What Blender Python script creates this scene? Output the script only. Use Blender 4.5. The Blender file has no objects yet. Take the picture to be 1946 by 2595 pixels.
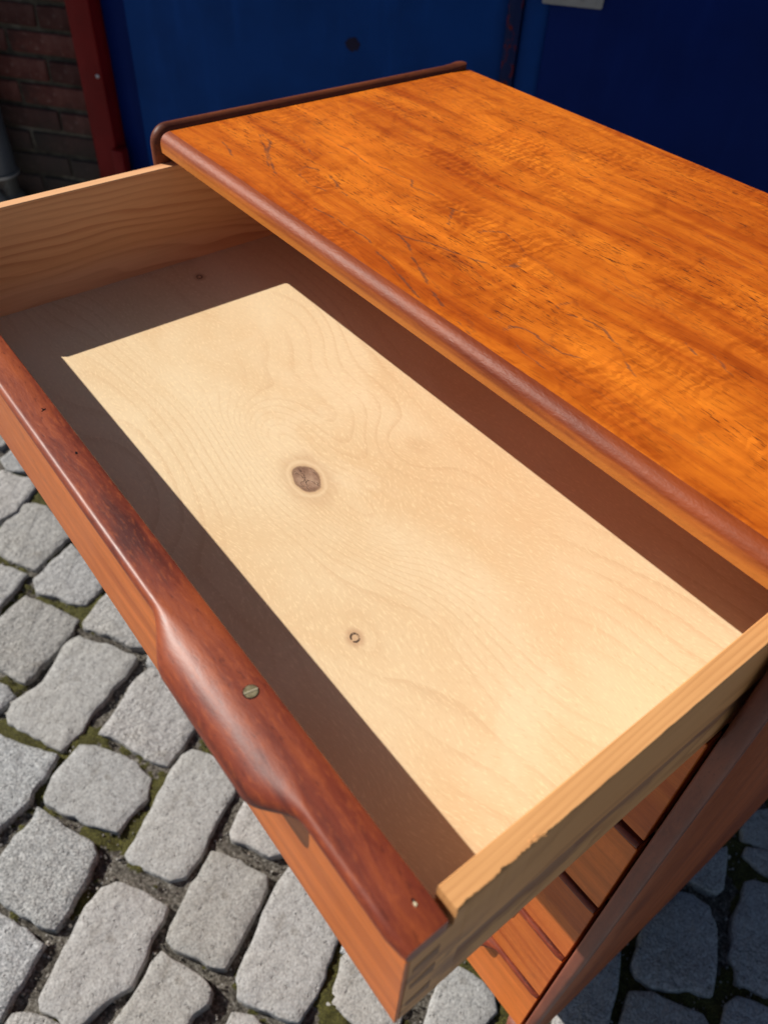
import bpy, bmesh, math, random
import numpy as np
from mathutils import Vector, Matrix, noise as mnoise

# ------------------------------------------------------------------ camera, sky, sun, exposure
H = 1.13                                    # height of the dresser top above the paving
sc = bpy.context.scene
COL = sc.collection
Rm = [[0.6132149087718402, 0.788663798076064, 0.04446222288843585],
      [0.5782468786560084, -0.40983698121379897, -0.7054531849486142],
      [-0.5381431249997786, 0.45830455205441434, -0.7073605265928227]]
cam = bpy.data.cameras.new('camera'); cam_o = bpy.data.objects.new('camera', cam); COL.objects.link(cam_o)
M = Matrix.Identity(4)
for i in range(3):
    M[i][0] = Rm[0][i]; M[i][1] = -Rm[1][i]; M[i][2] = -Rm[2][i]
M[0][3], M[1][3], M[2][3] = 0.80344, -0.35161, 0.31295 + H
cam_o.matrix_world = M
cam.sensor_fit = 'HORIZONTAL'; cam.sensor_width = 36; cam.lens = 37.19
cam.clip_start = 0.02; cam.clip_end = 500
cam.dof.use_dof = True; cam.dof.focus_distance = 0.62; cam.dof.aperture_fstop = 11
sc.camera = cam_o

SUNV = Vector((-1.0, -0.622, 1.0))          # towards the sun
world = bpy.data.worlds.new('World'); sc.world = world; world.use_nodes = True
nt = world.node_tree; nt.nodes.clear()
sky = nt.nodes.new('ShaderNodeTexSky'); sky.sky_type = 'NISHITA'; sky.sun_disc = False
sky.sun_elevation = math.radians(40.3)
sky.sun_rotation = math.atan2(SUNV.x, SUNV.y)
bg = nt.nodes.new('ShaderNodeBackground'); bg.inputs['Strength'].default_value = 0.055
wo = nt.nodes.new('ShaderNodeOutputWorld')
nt.links.new(sky.outputs[0], bg.inputs[0]); nt.links.new(bg.outputs[0], wo.inputs[0])
sun = bpy.data.lights.new('sun', 'SUN'); sun.energy = 4.6; sun.angle = math.radians(0.53); sun.color = (1.0, 0.94, 0.86)
sun_o = bpy.data.objects.new('sun', sun); COL.objects.link(sun_o)
sun_o.rotation_euler = SUNV.to_track_quat('Z', 'Y').to_euler(); sun_o.location = (-3, -2, 5)
vs = sc.view_settings
sc.display_settings.display_device = 'sRGB'
vs.view_transform = 'Standard'; vs.look = 'None'; vs.gamma = 1.0; vs.use_curve_mapping = False
vs.exposure = 0.36
sc.cycles.max_bounces = 8

# ------------------------------------------------------------------ helpers
random.seed(7)

def tag(o, label=None, cat=None, group=None, kind=None):
    if label: o['label'] = label
    if cat: o['category'] = cat
    if group: o['group'] = group
    if kind: o['kind'] = kind
    return o

def link(name, me, mat=None, parent=None, loc=None, smooth=False):
    o = bpy.data.objects.new(name, me); COL.objects.link(o)
    if mat and not me.materials: me.materials.append(mat)
    if parent: o.parent = parent
    if loc is not None: o.location = loc
    if smooth:
        for p in me.polygons: p.use_smooth = True
    return o

def mesh(name, verts, faces):
    me = bpy.data.meshes.new(name); me.from_pydata([tuple(v) for v in verts], [], faces); me.update()
    bm = bmesh.new(); bm.from_mesh(me); bmesh.ops.recalc_face_normals(bm, faces=bm.faces); bm.to_mesh(me); bm.free()
    return me

def bevelled(bm, r, seg=2):
    if r > 0:
        bmesh.ops.bevel(bm, geom=[e for e in bm.edges], offset=r, segments=seg, affect='EDGES', profile=0.5, clamp_overlap=True)

def box_bm(x0, x1, y0, y1, z0, z1, r=0.0, seg=2):
    bm = bmesh.new()
    bmesh.ops.create_cube(bm, size=1)
    for v in bm.verts:
        v.co = Vector(((x0+x1)/2 + v.co.x*(x1-x0), (y0+y1)/2 + v.co.y*(y1-y0), (z0+z1)/2 + v.co.z*(z1-z0)))
    bevelled(bm, r, seg)
    return bm

def bm_obj(name, bm, mat, parent=None, smooth=True, angle=35):
    me = bpy.data.meshes.new(name); bm.to_mesh(me); bm.free()
    if smooth:
        for p in me.polygons: p.use_smooth = True
        try: me.set_sharp_from_angle(angle=math.radians(angle))
        except Exception: pass
    return link(name, me, mat, parent)

def box(name, x0, x1, y0, y1, z0, z1, mat, parent=None, r=0.001, seg=2):
    return bm_obj(name, box_bm(x0, x1, y0, y1, z0, z1, r, seg), mat, parent)

def loft(sections, closed=True, caps=True):
    """sections: list of equally long point lists"""
    n = len(sections[0]); vs_ = [p for s in sections for p in s]; fs = []
    for i in range(len(sections)-1):
        for j in range(n if closed else n-1):
            k = (j+1) % n
            fs.append((i*n+j, i*n+k, (i+1)*n+k, (i+1)*n+j))
    if caps:
        fs.append(tuple(range(n))); fs.append(tuple((len(sections)-1)*n + j for j in range(n)))
    return vs_, fs

def prism_obj(name, poly, axis, a, b, mat, parent=None, r=0.0):
    """extrude a polygon; axis 0: poly in (y,z), axis 1: poly in (x,z), axis 2: poly in (x,y)"""
    def P(u, v, w):
        return ((w, u, v), (u, w, v), (u, v, w))[axis]
    vs_, fs = loft([[P(u, v, a) for u, v in poly], [P(u, v, b) for u, v in poly]])
    me = mesh(name, vs_, fs)
    bm = bmesh.new(); bm.from_mesh(me)
    bevelled(bm, r, 2)
    bm.to_mesh(me); bm.free()
    o = link(name, me, mat, parent)
    for p in me.polygons: p.use_smooth = True
    try: me.set_sharp_from_angle(angle=math.radians(35))
    except Exception: pass
    return o

def smoothstep(a, b, x):
    t = min(1, max(0, (x-a)/(b-a))); return t*t*(3-2*t)

# ------------------------------------------------------------------ node helper
class Mt:
    def __init__(s, name):
        s.m = bpy.data.materials.new(name); s.m.use_nodes = True
        s.t = s.m.node_tree; s.b = s.t.nodes['Principled BSDF']
        s.tc = s.t.nodes.new('ShaderNodeTexCoord'); s.P = s.tc.outputs['Object']
    def n(s, ty, **kw):
        nd = s.t.nodes.new(ty)
        for k, v in kw.items(): setattr(nd, k, v)
        return nd
    def put(s, sock, v):
        if v is None: return
        if isinstance(v, bpy.types.NodeSocket): s.t.links.new(v, sock)
        else: sock.default_value = v
    def mp(s, vec, sc_=(1, 1, 1), loc=(0, 0, 0), rot=(0, 0, 0)):
        nd = s.n('ShaderNodeMapping'); s.put(nd.inputs[0], vec)
        nd.inputs['Location'].default_value = loc; nd.inputs['Rotation'].default_value = rot; nd.inputs['Scale'].default_value = sc_
        return nd.outputs[0]
    def noise(s, vec, scale=1.0, detail=3.0, rough=0.5, dist=0.0, col=False):
        nd = s.n('ShaderNodeTexNoise'); s.put(nd.inputs['Vector'], vec)
        nd.inputs['Scale'].default_value = scale; nd.inputs['Detail'].default_value = detail
        nd.inputs['Roughness'].default_value = rough; nd.inputs['Distortion'].default_value = dist
        return nd.outputs['Color' if col else 'Fac']
    def vor(s, vec, scale, feat='F1', rnd=1.0):
        nd = s.n('ShaderNodeTexVoronoi', feature=feat); s.put(nd.inputs['Vector'], vec)
        nd.inputs['Scale'].default_value = scale; nd.inputs['Randomness'].default_value = rnd
        return nd
    def ma(s, op, a, b=None, c=None, clamp=False):
        nd = s.n('ShaderNodeMath', operation=op, use_clamp=clamp)
        s.put(nd.inputs[0], a); s.put(nd.inputs[1], b); s.put(nd.inputs[2], c)
        return nd.outputs[0]
    def vm(s, op, a, b=None, sc_=None):
        nd = s.n('ShaderNodeVectorMath', operation=op); s.put(nd.inputs[0], a)
        if b is not None: s.put(nd.inputs[1], b)
        if sc_ is not None: s.put(nd.inputs['Scale'], sc_)
        return nd.outputs['Value' if op in ('LENGTH', 'DISTANCE', 'DOT_PRODUCT') else 'Vector']
    def rg(s, v, a, b, c=0.0, d=1.0, smooth=True):
        nd = s.n('ShaderNodeMapRange'); nd.interpolation_type = 'SMOOTHSTEP' if smooth else 'LINEAR'
        s.put(nd.inputs[0], v)
        for i, x in enumerate((a, b, c, d)): nd.inputs[1+i].default_value = x
        return nd.outputs[0]
    def mix(s, f, a, b, mode='MIX'):
        nd = s.n('ShaderNodeMix', data_type='RGBA', blend_type=mode)
        s.put(nd.inputs[0], f)
        for sock, v in ((nd.inputs[6], a), (nd.inputs[7], b)):
            if isinstance(v, (tuple, list)) and len(v) == 3: v = (*v, 1.0)
            s.put(sock, v)
        return nd.outputs[2]
    def ramp(s, f, stops, interp='LINEAR'):
        nd = s.n('ShaderNodeValToRGB'); s.put(nd.inputs[0], f); cr = nd.color_ramp; cr.interpolation = interp
        while len(cr.elements) < len(stops): cr.elements.new(0.5)
        for e, (p, c) in zip(cr.elements, stops): e.position = p; e.color = (*c, 1.0)
        return nd.outputs[0]
    def xyz(s, v):
        nd = s.n('ShaderNodeSeparateXYZ'); s.put(nd.inputs[0], v); return nd.outputs
    def comb(s, x, y, z):
        nd = s.n('ShaderNodeCombineXYZ')
        for i, v in enumerate((x, y, z)): s.put(nd.inputs[i], v)
        return nd.outputs[0]
    def bump(s, h, strength=0.3, dist=0.001, normal=None):
        nd = s.n('ShaderNodeBump'); s.put(nd.inputs['Height'], h)
        nd.inputs['Strength'].default_value = strength; nd.inputs['Distance'].default_value = dist
        if normal is not None: s.put(nd.inputs['Normal'], normal)
        return nd.outputs[0]
    def out(s, col=None, rough=None, spec=None, normal=None, coat=None, coat_rough=None, metal=None):
        b = s.b.inputs
        if isinstance(col, (tuple, list)): col = (*col[:3], 1.0)
        s.put(b['Base Color'], col); s.put(b['Roughness'], rough); s.put(b['Specular IOR Level'], spec)
        s.put(b['Normal'], normal); s.put(b['Coat Weight'], coat); s.put(b['Coat Roughness'], coat_rough); s.put(b['Metallic'], metal)
        return s.m

def iso_line(m, h, width, soft):
    """1 on the iso-lines of a height field h (one line per unit), 0 between"""
    f = m.ma('FRACT', h); f = m.ma('ABSOLUTE', m.ma('SUBTRACT', f, 0.5))
    return m.rg(f, width, width+soft, 1.0, 0.0)

# teak: figured veneer, grain along one axis (0 = x, 1 = y, 2 = z)
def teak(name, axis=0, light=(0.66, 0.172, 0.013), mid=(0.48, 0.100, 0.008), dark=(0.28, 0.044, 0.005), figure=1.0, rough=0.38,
         vein=1.0, seed=0.0, spec=0.4):
    m = Mt(name)
    P = m.mp(m.P, (1, 1, 1), (seed, seed*1.7, seed*0.6))
    w = m.vm('SUBTRACT', m.noise(P, 3.0, 2, 0.5, col=True), (0.5, 0.5, 0.5))
    Pw = m.vm('ADD', P, m.vm('MULTIPLY', w, (0.05, 0.05, 0.05)))
    def st(along, across):
        s_ = [across]*3; s_[axis] = along; return tuple(s_)
    broad = m.noise(m.mp(Pw, st(1.6, 9)), 1.0, 4, 0.55)
    band = m.noise(m.mp(Pw, st(2.5, 55)), 1.0, 4, 0.6)
    fib = m.noise(m.mp(Pw, st(62, 520)), 1.0, 3, 0.75)
    t = m.ma('ADD', m.ma('MULTIPLY', broad, 0.70), m.ma('MULTIPLY', band, 0.60))
    col = m.ramp(t, [(0.42, dark), (0.55, mid), (0.68, light), (0.82, tuple(min(1, c*1.25) for c in light))])
    # contour figure
    h = m.ma('MULTIPLY', m.noise(m.mp(Pw, st(1.5, 6.0)), 1.0, 2.5, 0.5, 0.3), 11.0)
    ring = m.ma('SUBTRACT', h, m.ma('FLOOR', h))
    col = m.mix(m.ma('MULTIPLY', m.rg(ring, 0.0, 1.0, 0.0, 1.0), 0.32*figure), col, m.mix(1.0, col, (0.62, 0.45, 0.35), 'MULTIPLY'))
    ln = iso_line(m, m.ma('ADD', h, m.ma('MULTIPLY', m.noise(m.mp(P, st(45, 150)), 1.0, 3, 0.75), 0.26)), 0.008, 0.022)
    brk = m.ma('MULTIPLY', m.rg(m.noise(m.mp(P, st(7, 11), (3, 1, 2)), 1.0, 3, 0.6), 0.42, 0.54), m.rg(m.noise(m.mp(P, st(90, 200), (3, 1, 2)), 1.0, 2, 0.6), 0.34, 0.50))
    col = m.mix(m.ma('MULTIPLY', m.ma('MULTIPLY', ln, brk), 0.75*vein), col, (0.085, 0.035, 0.022))
    if name.startswith('figured'):
        va = m.n('ShaderNodeAttribute', attribute_name='vein').outputs['Fac']
        col = m.mix(m.rg(va, 0.10, 0.55, 0.0, 0.66), col, (0.12, 0.056, 0.036))
    # cross figure (ribbon shimmer)
    cr = m.n('ShaderNodeTexWave', wave_type='BANDS', bands_direction='XYZ'[axis], wave_profile='SIN')
    m.put(cr.inputs['Vector'], m.vm('ADD', P, m.vm('MULTIPLY', m.vm('SUBTRACT', m.noise(P, 14, 2, 0.5, col=True), (0.5,)*3), (0.03,)*3)))
    cr.inputs['Scale'].default_value = 34; cr.inputs['Distortion'].default_value = 6; cr.inputs['Detail'].default_value = 2; cr.inputs['Detail Scale'].default_value = 3
    msk = m.rg(m.noise(m.mp(P, st(6, 11)), 1.0, 3, 0.6), 0.46, 0.66)
    col = m.mix(m.ma('MULTIPLY', msk, 0.42*figure), col, m.mix(m.rg(cr.outputs['Fac'], 0.2, 0.9), m.mix(1.0, col, (0.55, 0.42, 0.35), 'MULTIPLY'), m.mix(1.0, col, (1.25, 1.3, 1.3), 'MULTIPLY')))
    if name == 'teak edge lipping':
        zc = m.ma('ADD', m.xyz(m.P)[2], m.ma('MULTIPLY', m.ma('SUBTRACT', m.noise(m.mp(m.P, (9, 60, 160)), 1.0, 3, 0.6), 0.5), 0.004))
        col = m.mix(m.rg(zc, -0.0105, -0.0065), col, m.mix(1.0, col, (0.52, 0.34, 0.28), 'MULTIPLY'))
        col = m.mix(m.rg(zc, -0.0150, -0.0110, 0.8, 0.0), col, (0.50, 0.165, 0.026))
    if name.startswith('figured'):      # soft cloudy curl between the ripples
        cl = m.noise(m.mp(Pw, st(30, 22)), 1.0, 3, 0.6, 1.2)
        col = m.mix(m.rg(cl, 0.48, 0.68, 0.0, 0.5), col, m.mix(1.0, col, (0.62, 0.48, 0.45), 'MULTIPLY'))
        col = m.mix(m.rg(cl, 0.30, 0.46, 0.35, 0.0), col, m.mix(1.0, col, (1.18, 1.30, 1.2), 'MULTIPLY'))
    # pores and fibres
    pore = m.rg(fib, 0.33, 0.45, 1.0, 0.0)
    porem = m.rg(m.noise(m.mp(P, st(3, 16), (5, 5, 5)), 1.0, 3, 0.5), 0.40, 0.60, 0.35, 1.0)
    red = m.rg(m.noise(P, 4.2, 3, 0.55), 0.42, 0.64)
    col = m.mix(m.ma('MULTIPLY', red, 0.38*figure), col, m.mix(1.0, col, (0.70, 0.52, 0.42), 'MULTIPLY'))
    col = m.mix(m.ma('MULTIPLY', m.ma('MULTIPLY', pore, porem), 1.0*(0.95 if name[0] == 'f' else vein)), col, (0.07, 0.018, 0.008))
    col = m.mix(m.ma('MULTIPLY', m.rg(fib, 0.45, 0.8), 0.30), col, m.mix(1.0, col, (1.35, 1.45, 1.6), 'MULTIPLY'))
    rn = m.ma('ADD', rough, m.ma('MULTIPLY', m.ma('SUBTRACT', m.noise(P, 35, 3, 0.6), 0.5), 0.12))
    nrm = m.bump(fib, 0.16, 0.0004)
    if name == 'teak edge lipping':
        nrm = m.bump(m.noise(m.mp(m.P, (160, 420, 420)), 1.0, 3, 0.7), 0.7, 0.0006, nrm)
    return m.out(col, rn, spec, nrm)

# reddish brown strip wood
def redwood(name, base=(0.17, 0.030, 0.012), light=(0.37, 0.082, 0.018), dark=(0.070, 0.013, 0.008), rough=0.45, seed=0.0, axis=0, spec=0.32):
    m = Mt(name)
    P = m.mp(m.P, (1, 1, 1), (seed, seed, seed))
    w = m.vm('SUBTRACT', m.noise(P, 8.0, 2, 0.5, col=True), (0.5, 0.5, 0.5))
    Pw = m.vm('ADD', P, m.vm('MULTIPLY', w, (0.02, 0.02, 0.02)))
    def st(along, across):
        s_ = [across]*3; s_[axis] = along; return tuple(s_)
    a = m.noise(m.mp(Pw, st(4, 60)), 1.0, 4, 0.65)
    b = m.noise(m.mp(Pw, st(110, 430)), 1.0, 3, 0.7)
    c = m.noise(Pw, 9.0, 3, 0.6)
    t = m.ma('ADD', m.ma('MULTIPLY', a, 0.62), m.ma('MULTIPLY', c, 0.42))
    col = m.ramp(t, [(0.40, dark), (0.50, base), (0.62, tuple((x+y)/2 for x, y in zip(base, light))), (0.74, light)])
    col = m.mix(m.ma('MULTIPLY', m.rg(b, 0.50, 0.70), 0.38), col, light)
    col = m.mix(m.ma('MULTIPLY', m.rg(b, 0.30, 0.42, 1.0, 0.0), 0.6), col, dark)
    rn = m.ma('ADD', rough, m.ma('MULTIPLY', m.ma('SUBTRACT', b, 0.5), 0.15))
    return m.out(col, rn, spec, m.bump(b, 0.35, 0.0004), 0.10 if spec > 0.3 else 0.0, 0.32)

# pale softwood with growth lines
def pine(name, light, dark, axis=1, ring=120.0, seed=0.0, contrast=0.5, stain=0.0, across=2):
    m = Mt(name)
    P = m.mp(m.P, (1, 1, 1), (seed, seed, seed))
    def st(along, across_):
        s_ = [across_]*3; s_[axis] = along; return tuple(s_)
    w = m.noise(m.mp(P, st(2.2, 11)), 1.0, 2.5, 0.5)
    co = m.xyz(P)[across]
    h = m.ma('ADD', m.ma('MULTIPLY', co, ring), m.ma('MULTIPLY', w, 11.0))
    f = m.ma('FRACT', h)
    line = m.ma('MULTIPLY', m.rg(f, 0.35, 0.93), m.rg(f, 0.93, 1.0, 1.0, 0.0))
    amp = m.rg(m.noise(m.mp(P, st(2, 24), (2, 3, 1)), 1.0, 2, 0.5), 0.35, 0.65, 0.25, 1.0)
    fib = m.noise(m.mp(P, st(18, 600)), 1.0, 3, 0.6)
    col = m.mix(m.ma('MULTIPLY', m.ma('MULTIPLY', line, amp), contrast), light, dark)
    big = m.noise(m.mp(P, st(3, 8)), 1.0, 3, 0.5)
    col = m.mix(m.rg(big, 0.35, 0.7, 0.0, 0.35), col, m.mix(1.0, col, (0.86, 0.74, 0.62), 'MULTIPLY'))
    col = m.mix(m.ma('MULTIPLY', m.rg(fib, 0.3, 0.7, 1.0, 0.0), 0.22), col, m.mix(1.0, col, (0.7, 0.6, 0.5), 'MULTIPLY'))
    if stain > 0:
        x, y, z = m.xyz(m.P)[0:3]
        # dark violet band along the runner groove, stained dabs at the dovetails
        ww = m.noise(m.mp(m.P, (1, 22, 60)), 1.0, 4, 0.6)
        zz = m.ma('ADD', z, m.ma('ADD', m.ma('MULTIPLY', m.ma('SUBTRACT', ww, 0.5), 0.020), m.ma('MULTIPLY', y, -0.02)))
        bandm = m.ma('MULTIPLY', m.rg(zz, -0.121, -0.114), m.rg(zz, -0.105, -0.099, 1.0, 0.0))
        bandm = m.ma('MULTIPLY', bandm, m.rg(y, -0.255, -0.24))
        patch = m.noise(m.mp(m.P, (1, 38, 130), (0, 0.3, 0.7)), 1.0, 3, 0.6)
        pm = m.ma('MULTIPLY', m.rg(patch, 0.52, 0.60), m.rg(y, -0.215, -0.235))
        pm = m.ma('MULTIPLY', pm, m.rg(z, -0.06, -0.075))
        k = m.ma('MAXIMUM', m.ma('MULTIPLY', bandm, 0.75), m.ma('MULTIPLY', pm, 0.6))
        col = m.mix(m.ma('MULTIPLY', k, stain), col, (0.16, 0.070, 0.060))
    return m.out(col, 0.55, 0.3, m.bump(fib, 0.12, 0.0004))

def birch():
    m = Mt('birch plywood')
    P = m.P
    light, mid, lined = (0.70, 0.55, 0.345), (0.64, 0.455, 0.255), (0.52, 0.335, 0.18)
    xyz = m.xyz(P)
    base = m.ma('MULTIPLY', m.noise(m.mp(P, (2.4, 5.2, 1), (0.37, 0.11, 0)), 1.0, 1.6, 0.45, 0.5), 15.0)
    base = m.ma('ADD', base, m.ma('MULTIPLY', xyz[1], 62.0))
    def knot(cx, cy, sx, sy, ang):
        q = m.mp(m.vm('SUBTRACT', P, (cx, cy, -0.1395)), (1, 1, 0), (0, 0, 0), (0, 0, -ang))
        q = m.mp(q, (1/sx, 1/sy, 0), (0, 0, 0), (0, 0, 0))
        return m.vm('LENGTH', q)
    k1 = knot(0.3911, -0.0882, 0.060, 0.034, 0)
    k2 = knot(0.5451, -0.1516, 0.035, 0.020, 0)
    k3 = knot(0.0474, -0.0013, 0.035, 0.020, 0)
    k4 = knot(0.325, -0.075, 0.050, 0.030, 0)
    k5 = knot(0.46, -0.075, 0.055, 0.026, 0)
    k6 = knot(0.40, 0.005, 0.05, 0.03, 0)
    h = base
    for k, a in ((k1, 4.2), (k2, 1.8), (k3, 1.8), (k4, 6.5), (k5, 6.0), (k6, 3.0)):
        g = m.ma('EXPONENT', m.ma('MULTIPLY', m.ma('MULTIPLY', k, k), -0.9))
        h = m.ma('ADD', h, m.ma('MULTIPLY', g, a))
    h = m.ma('ADD', h, m.ma('MULTIPLY', m.noise(P, 160, 2, 0.6), 0.10))
    f = m.ma('FRACT', h)
    line = m.ma('MULTIPLY', m.rg(f, 0.60, 0.96), m.rg(f, 0.96, 1.0, 1.0, 0.0))
    cloud = m.noise(m.mp(P, (3.2, 7, 1)), 1.0, 3, 0.55, 0.4)
    amp = m.rg(m.noise(m.mp(P, (4, 9, 1), (4, 2, 0)), 1.0, 2, 0.5), 0.38, 0.64, 0.04, 1.0)
    col = m.mix(m.rg(cloud, 0.35, 0.66), light, mid)
    col = m.mix(m.ma('MULTIPLY', m.ma('MULTIPLY', line, amp), 0.33), col, lined)
    flame = m.rg(m.noise(m.mp(P, (7, 10, 1), (1, 8, 0)), 1.0, 4, 0.6, 0.8), 0.50, 0.70)
    col = m.mix(m.ma('MULTIPLY', flame, 0.45), col, (0.75, 0.61, 0.40))
    # shimmer flecks
    fl = m.noise(m.mp(m.vm('ADD', P, m.vm('MULTIPLY', m.noise(P, 9, 1, 0.5, col=True), (0.02, 0.05, 0))), (170, 520, 1)), 1.0, 2, 0.6)
    col = m.mix(m.ma('MULTIPLY', m.rg(fl, 0.5, 0.75), 0.35), col, (0.90, 0.72, 0.44))
    col = m.mix(m.ma('MULTIPLY', m.rg(fl, 0.25, 0.42, 1.0, 0.0), 0.25), col, lined)
    # knots
    n1 = m.ma('MULTIPLY', m.ma('SUBTRACT', m.noise(P, 75, 3, 0.6), 0.5), 0.40)
    kk = m.ma('ADD', knot(0.3911, -0.0882, 0.0165, 0.0105, -0.2), n1)
    halo = m.rg(m.ma('ADD', kk, m.ma('MULTIPLY', m.noise(P, 45, 3, 0.6), 1.2)), 1.3, 3.4, 1.0, 0.0)
    col = m.mix(m.ma('MULTIPLY', halo, 0.6), col, (0.47, 0.29, 0.155))
    col = m.mix(m.ma('MULTIPLY', m.rg(m.ma('ABSOLUTE', m.ma('SUBTRACT', kk, 1.35)), 0.0, 0.25, 1.0, 0.0), 0.5), col, (0.74, 0.58, 0.36))
    core = m.ramp(m.noise(m.mp(P, (60, 90, 1)), 1.0, 4, 0.6), [(0.35, (0.15, 0.080, 0.052)), (0.5, (0.26, 0.155, 0.10)), (0.7, (0.40, 0.27, 0.18))])
    crack = m.rg(m.ma('ABSOLUTE', m.ma('SUBTRACT', m.noise(m.mp(P, (45, 110, 1), (0.2, 0.4, 0), (0, 0, 0.8)), 1.0, 3, 0.6), 0.5)), 0.0, 0.022, 1.0, 0.0)
    core = m.mix(m.ma('MULTIPLY', crack, 0.8), core, (0.04, 0.02, 0.015))
    ringd = m.rg(m.ma('ABSOLUTE', m.ma('SUBTRACT', kk, 0.95)), 0.0, 0.16, 1.0, 0.0)
    col = m.mix(m.rg(kk, 0.80, 1.12, 1.0, 0.0), col, core)
    col = m.mix(m.ma('MULTIPLY', ringd, 0.6), col, (0.14, 0.07, 0.045))
    for (cx, cy) in ((0.5451, -0.1516), (0.0474, -0.0013)):
        kk2 = m.ma('ADD', knot(cx, cy, 0.0044, 0.0034, -0.3), n1)
        col = m.mix(m.rg(kk2, 1.2, 2.6, 0.55, 0.0), col, (0.40, 0.22, 0.12))
        rr = m.rg(m.ma('ABSOLUTE', m.ma('SUBTRACT', kk2, 0.85)), 0.08, 0.34, 0.9, 0.0)
        col = m.mix(m.ma('MULTIPLY', rr, m.rg(m.noise(P, 170, 2, 0.6), 0.36, 0.5)), col, (0.035, 0.018, 0.012))
    return m.out(col, 0.5, 0.3, m.bump(fl, 0.05, 0.0003))

def granite(name, a, b, seed):
    m = Mt(name)
    oi = m.n('ShaderNodeObjectInfo')
    P = m.tc.outputs['Object']
    P = m.mp(P, (1, 1, 1), (seed, 0, 0))
    g = m.noise(P, 260, 4, 0.75)
    g2 = m.noise(P, 70, 4, 0.65)
    big = m.noise(P, 9, 3, 0.6)
    v = m.vor(P, 420)
    col = m.ramp(g, [(0.28, tuple(c*0.42 for c in a)), (0.44, a), (0.58, b), (0.76, tuple(min(0.75, c*1.45) for c in b))])
    col = m.mix(m.rg(g2, 0.36, 0.66, 0.0, 0.45), col, m.mix(1.0, col, (0.62, 0.60, 0.58), 'MULTIPLY'))
    col = m.mix(m.rg(big, 0.4, 0.75, 0.0, 0.35), col, m.mix(1.0, col, (0.95, 0.92, 0.86), 'MULTIPLY'))
    col = m.mix(m.ma('MULTIPLY', m.rg(v.outputs['Distance'], 0.0, 0.22, 1.0, 0.0), 0.5), col, (0.10, 0.10, 0.10))
    tint = m.ramp(oi.outputs['Random'], [(0.0, (0.80, 0.80, 0.78)), (0.35, (0.98, 0.98, 0.97)), (0.7, (0.90, 0.93, 0.96)), (1.0, (1.03, 1.01, 1.0))])
    col = m.mix(1.0, col, tint, 'MULTIPLY')
    col = m.mix(m.rg(m.noise(P, 19, 4, 0.7, 0.5), 0.56, 0.74, 0.0, 0.5), col, m.mix(1.0, col, (0.50, 0.46, 0.40), 'MULTIPLY'))
    hgt = m.ma('ADD', m.ma('MULTIPLY', g2, 1.0), m.ma('MULTIPLY', g, 0.5))
    hgt = m.ma('ADD', hgt, m.ma('MULTIPLY', m.noise(P, 34, 4, 0.65), 1.8))
    col = m.mix(m.ma('MULTIPLY', m.rg(m.noise(P, 130, 2, 0.6), 0.62, 0.72), 0.6), col, (0.07, 0.07, 0.068))
    pit = m.rg(m.noise(P, 85, 2, 0.5), 0.30, 0.36)
    hgt = m.ma('ADD', hgt, m.ma('MULTIPLY', pit, 0.8))
    return m.out(col, 0.82, 0.3, m.bump(hgt, 1.0, 0.0035 if name[0] != 'w' else 0.0022))

def joint_mat():
    m = Mt('joint grit and moss')
    P = m.P
    at = m.n('ShaderNodeAttribute', attribute_name='moss')
    g = m.noise(P, 150, 4, 0.85); s2 = m.noise(P, 22, 3, 0.6)
    col = m.ramp(g, [(0.32, (0.018, 0.015, 0.012)), (0.46, (0.09, 0.08, 0.066)), (0.56, (0.22, 0.205, 0.175)), (0.70, (0.52, 0.51, 0.48))])
    col = m.mix(m.rg(s2, 0.4, 0.65, 0.0, 0.55), col, m.mix(1.0, col, (0.42, 0.38, 0.33), 'MULTIPLY'))
    mo = m.ramp(m.noise(P, 340, 3, 0.7), [(0.3, (0.014, 0.014, 0.004)), (0.5, (0.065, 0.062, 0.012)), (0.72, (0.19, 0.18, 0.04))])
    col = m.mix(m.rg(at.outputs['Fac'], 0.35, 0.6), col, mo)
    return m.out(col, 0.85, 0.35, m.bump(m.ma('ADD', g, m.noise(P, 700, 2, 0.7)), 1.0, 0.004))

def brick_mat():
    m = Mt('old red brick')
    oi = m.n('ShaderNodeObjectInfo')
    P = m.P
    g = m.noise(P, 60, 4, 0.7); b = m.noise(P, 12, 3, 0.6)
    col = m.ramp(b, [(0.32, (0.050, 0.020, 0.017)), (0.5, (0.088, 0.028, 0.022)), (0.7, (0.13, 0.055, 0.045))])
    col = m.mix(m.rg(g, 0.55, 0.8, 0.0, 0.5), col, (0.26, 0.20, 0.18))
    col = m.mix(1.0, col, m.ramp(oi.outputs['Random'], [(0.0, (0.6, 0.55, 0.55)), (0.5, (1, 1, 1)), (1.0, (1.2, 1.0, 0.95))]), 'MULTIPLY')
    z = m.xyz(m.n('ShaderNodeNewGeometry').outputs['Position'])[2]
    low_dark = m.rg(m.ma('ADD', z, m.ma('MULTIPLY', m.noise(P, 6, 3, 0.6), 0.3)), 0.42, 0.75, 0.75, 0.0)  # brick tone gets darker towards the foot of the wall
    col = m.mix(low_dark, col, (0.045, 0.042, 0.034))
    return m.out(col, 0.85, 0.3, m.bump(g, 0.8, 0.004))

def mortar_mat():
    m = Mt('lime mortar')
    g = m.noise(m.P, 90, 4, 0.7)
    col = m.ramp(m.noise(m.P, 7, 4, 0.7), [(0.35, (0.035, 0.030, 0.024)), (0.52, (0.085, 0.072, 0.054)), (0.7, (0.17, 0.15, 0.12))])
    return m.out(col, 0.9, 0.2, m.bump(g, 0.8, 0.004))

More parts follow.
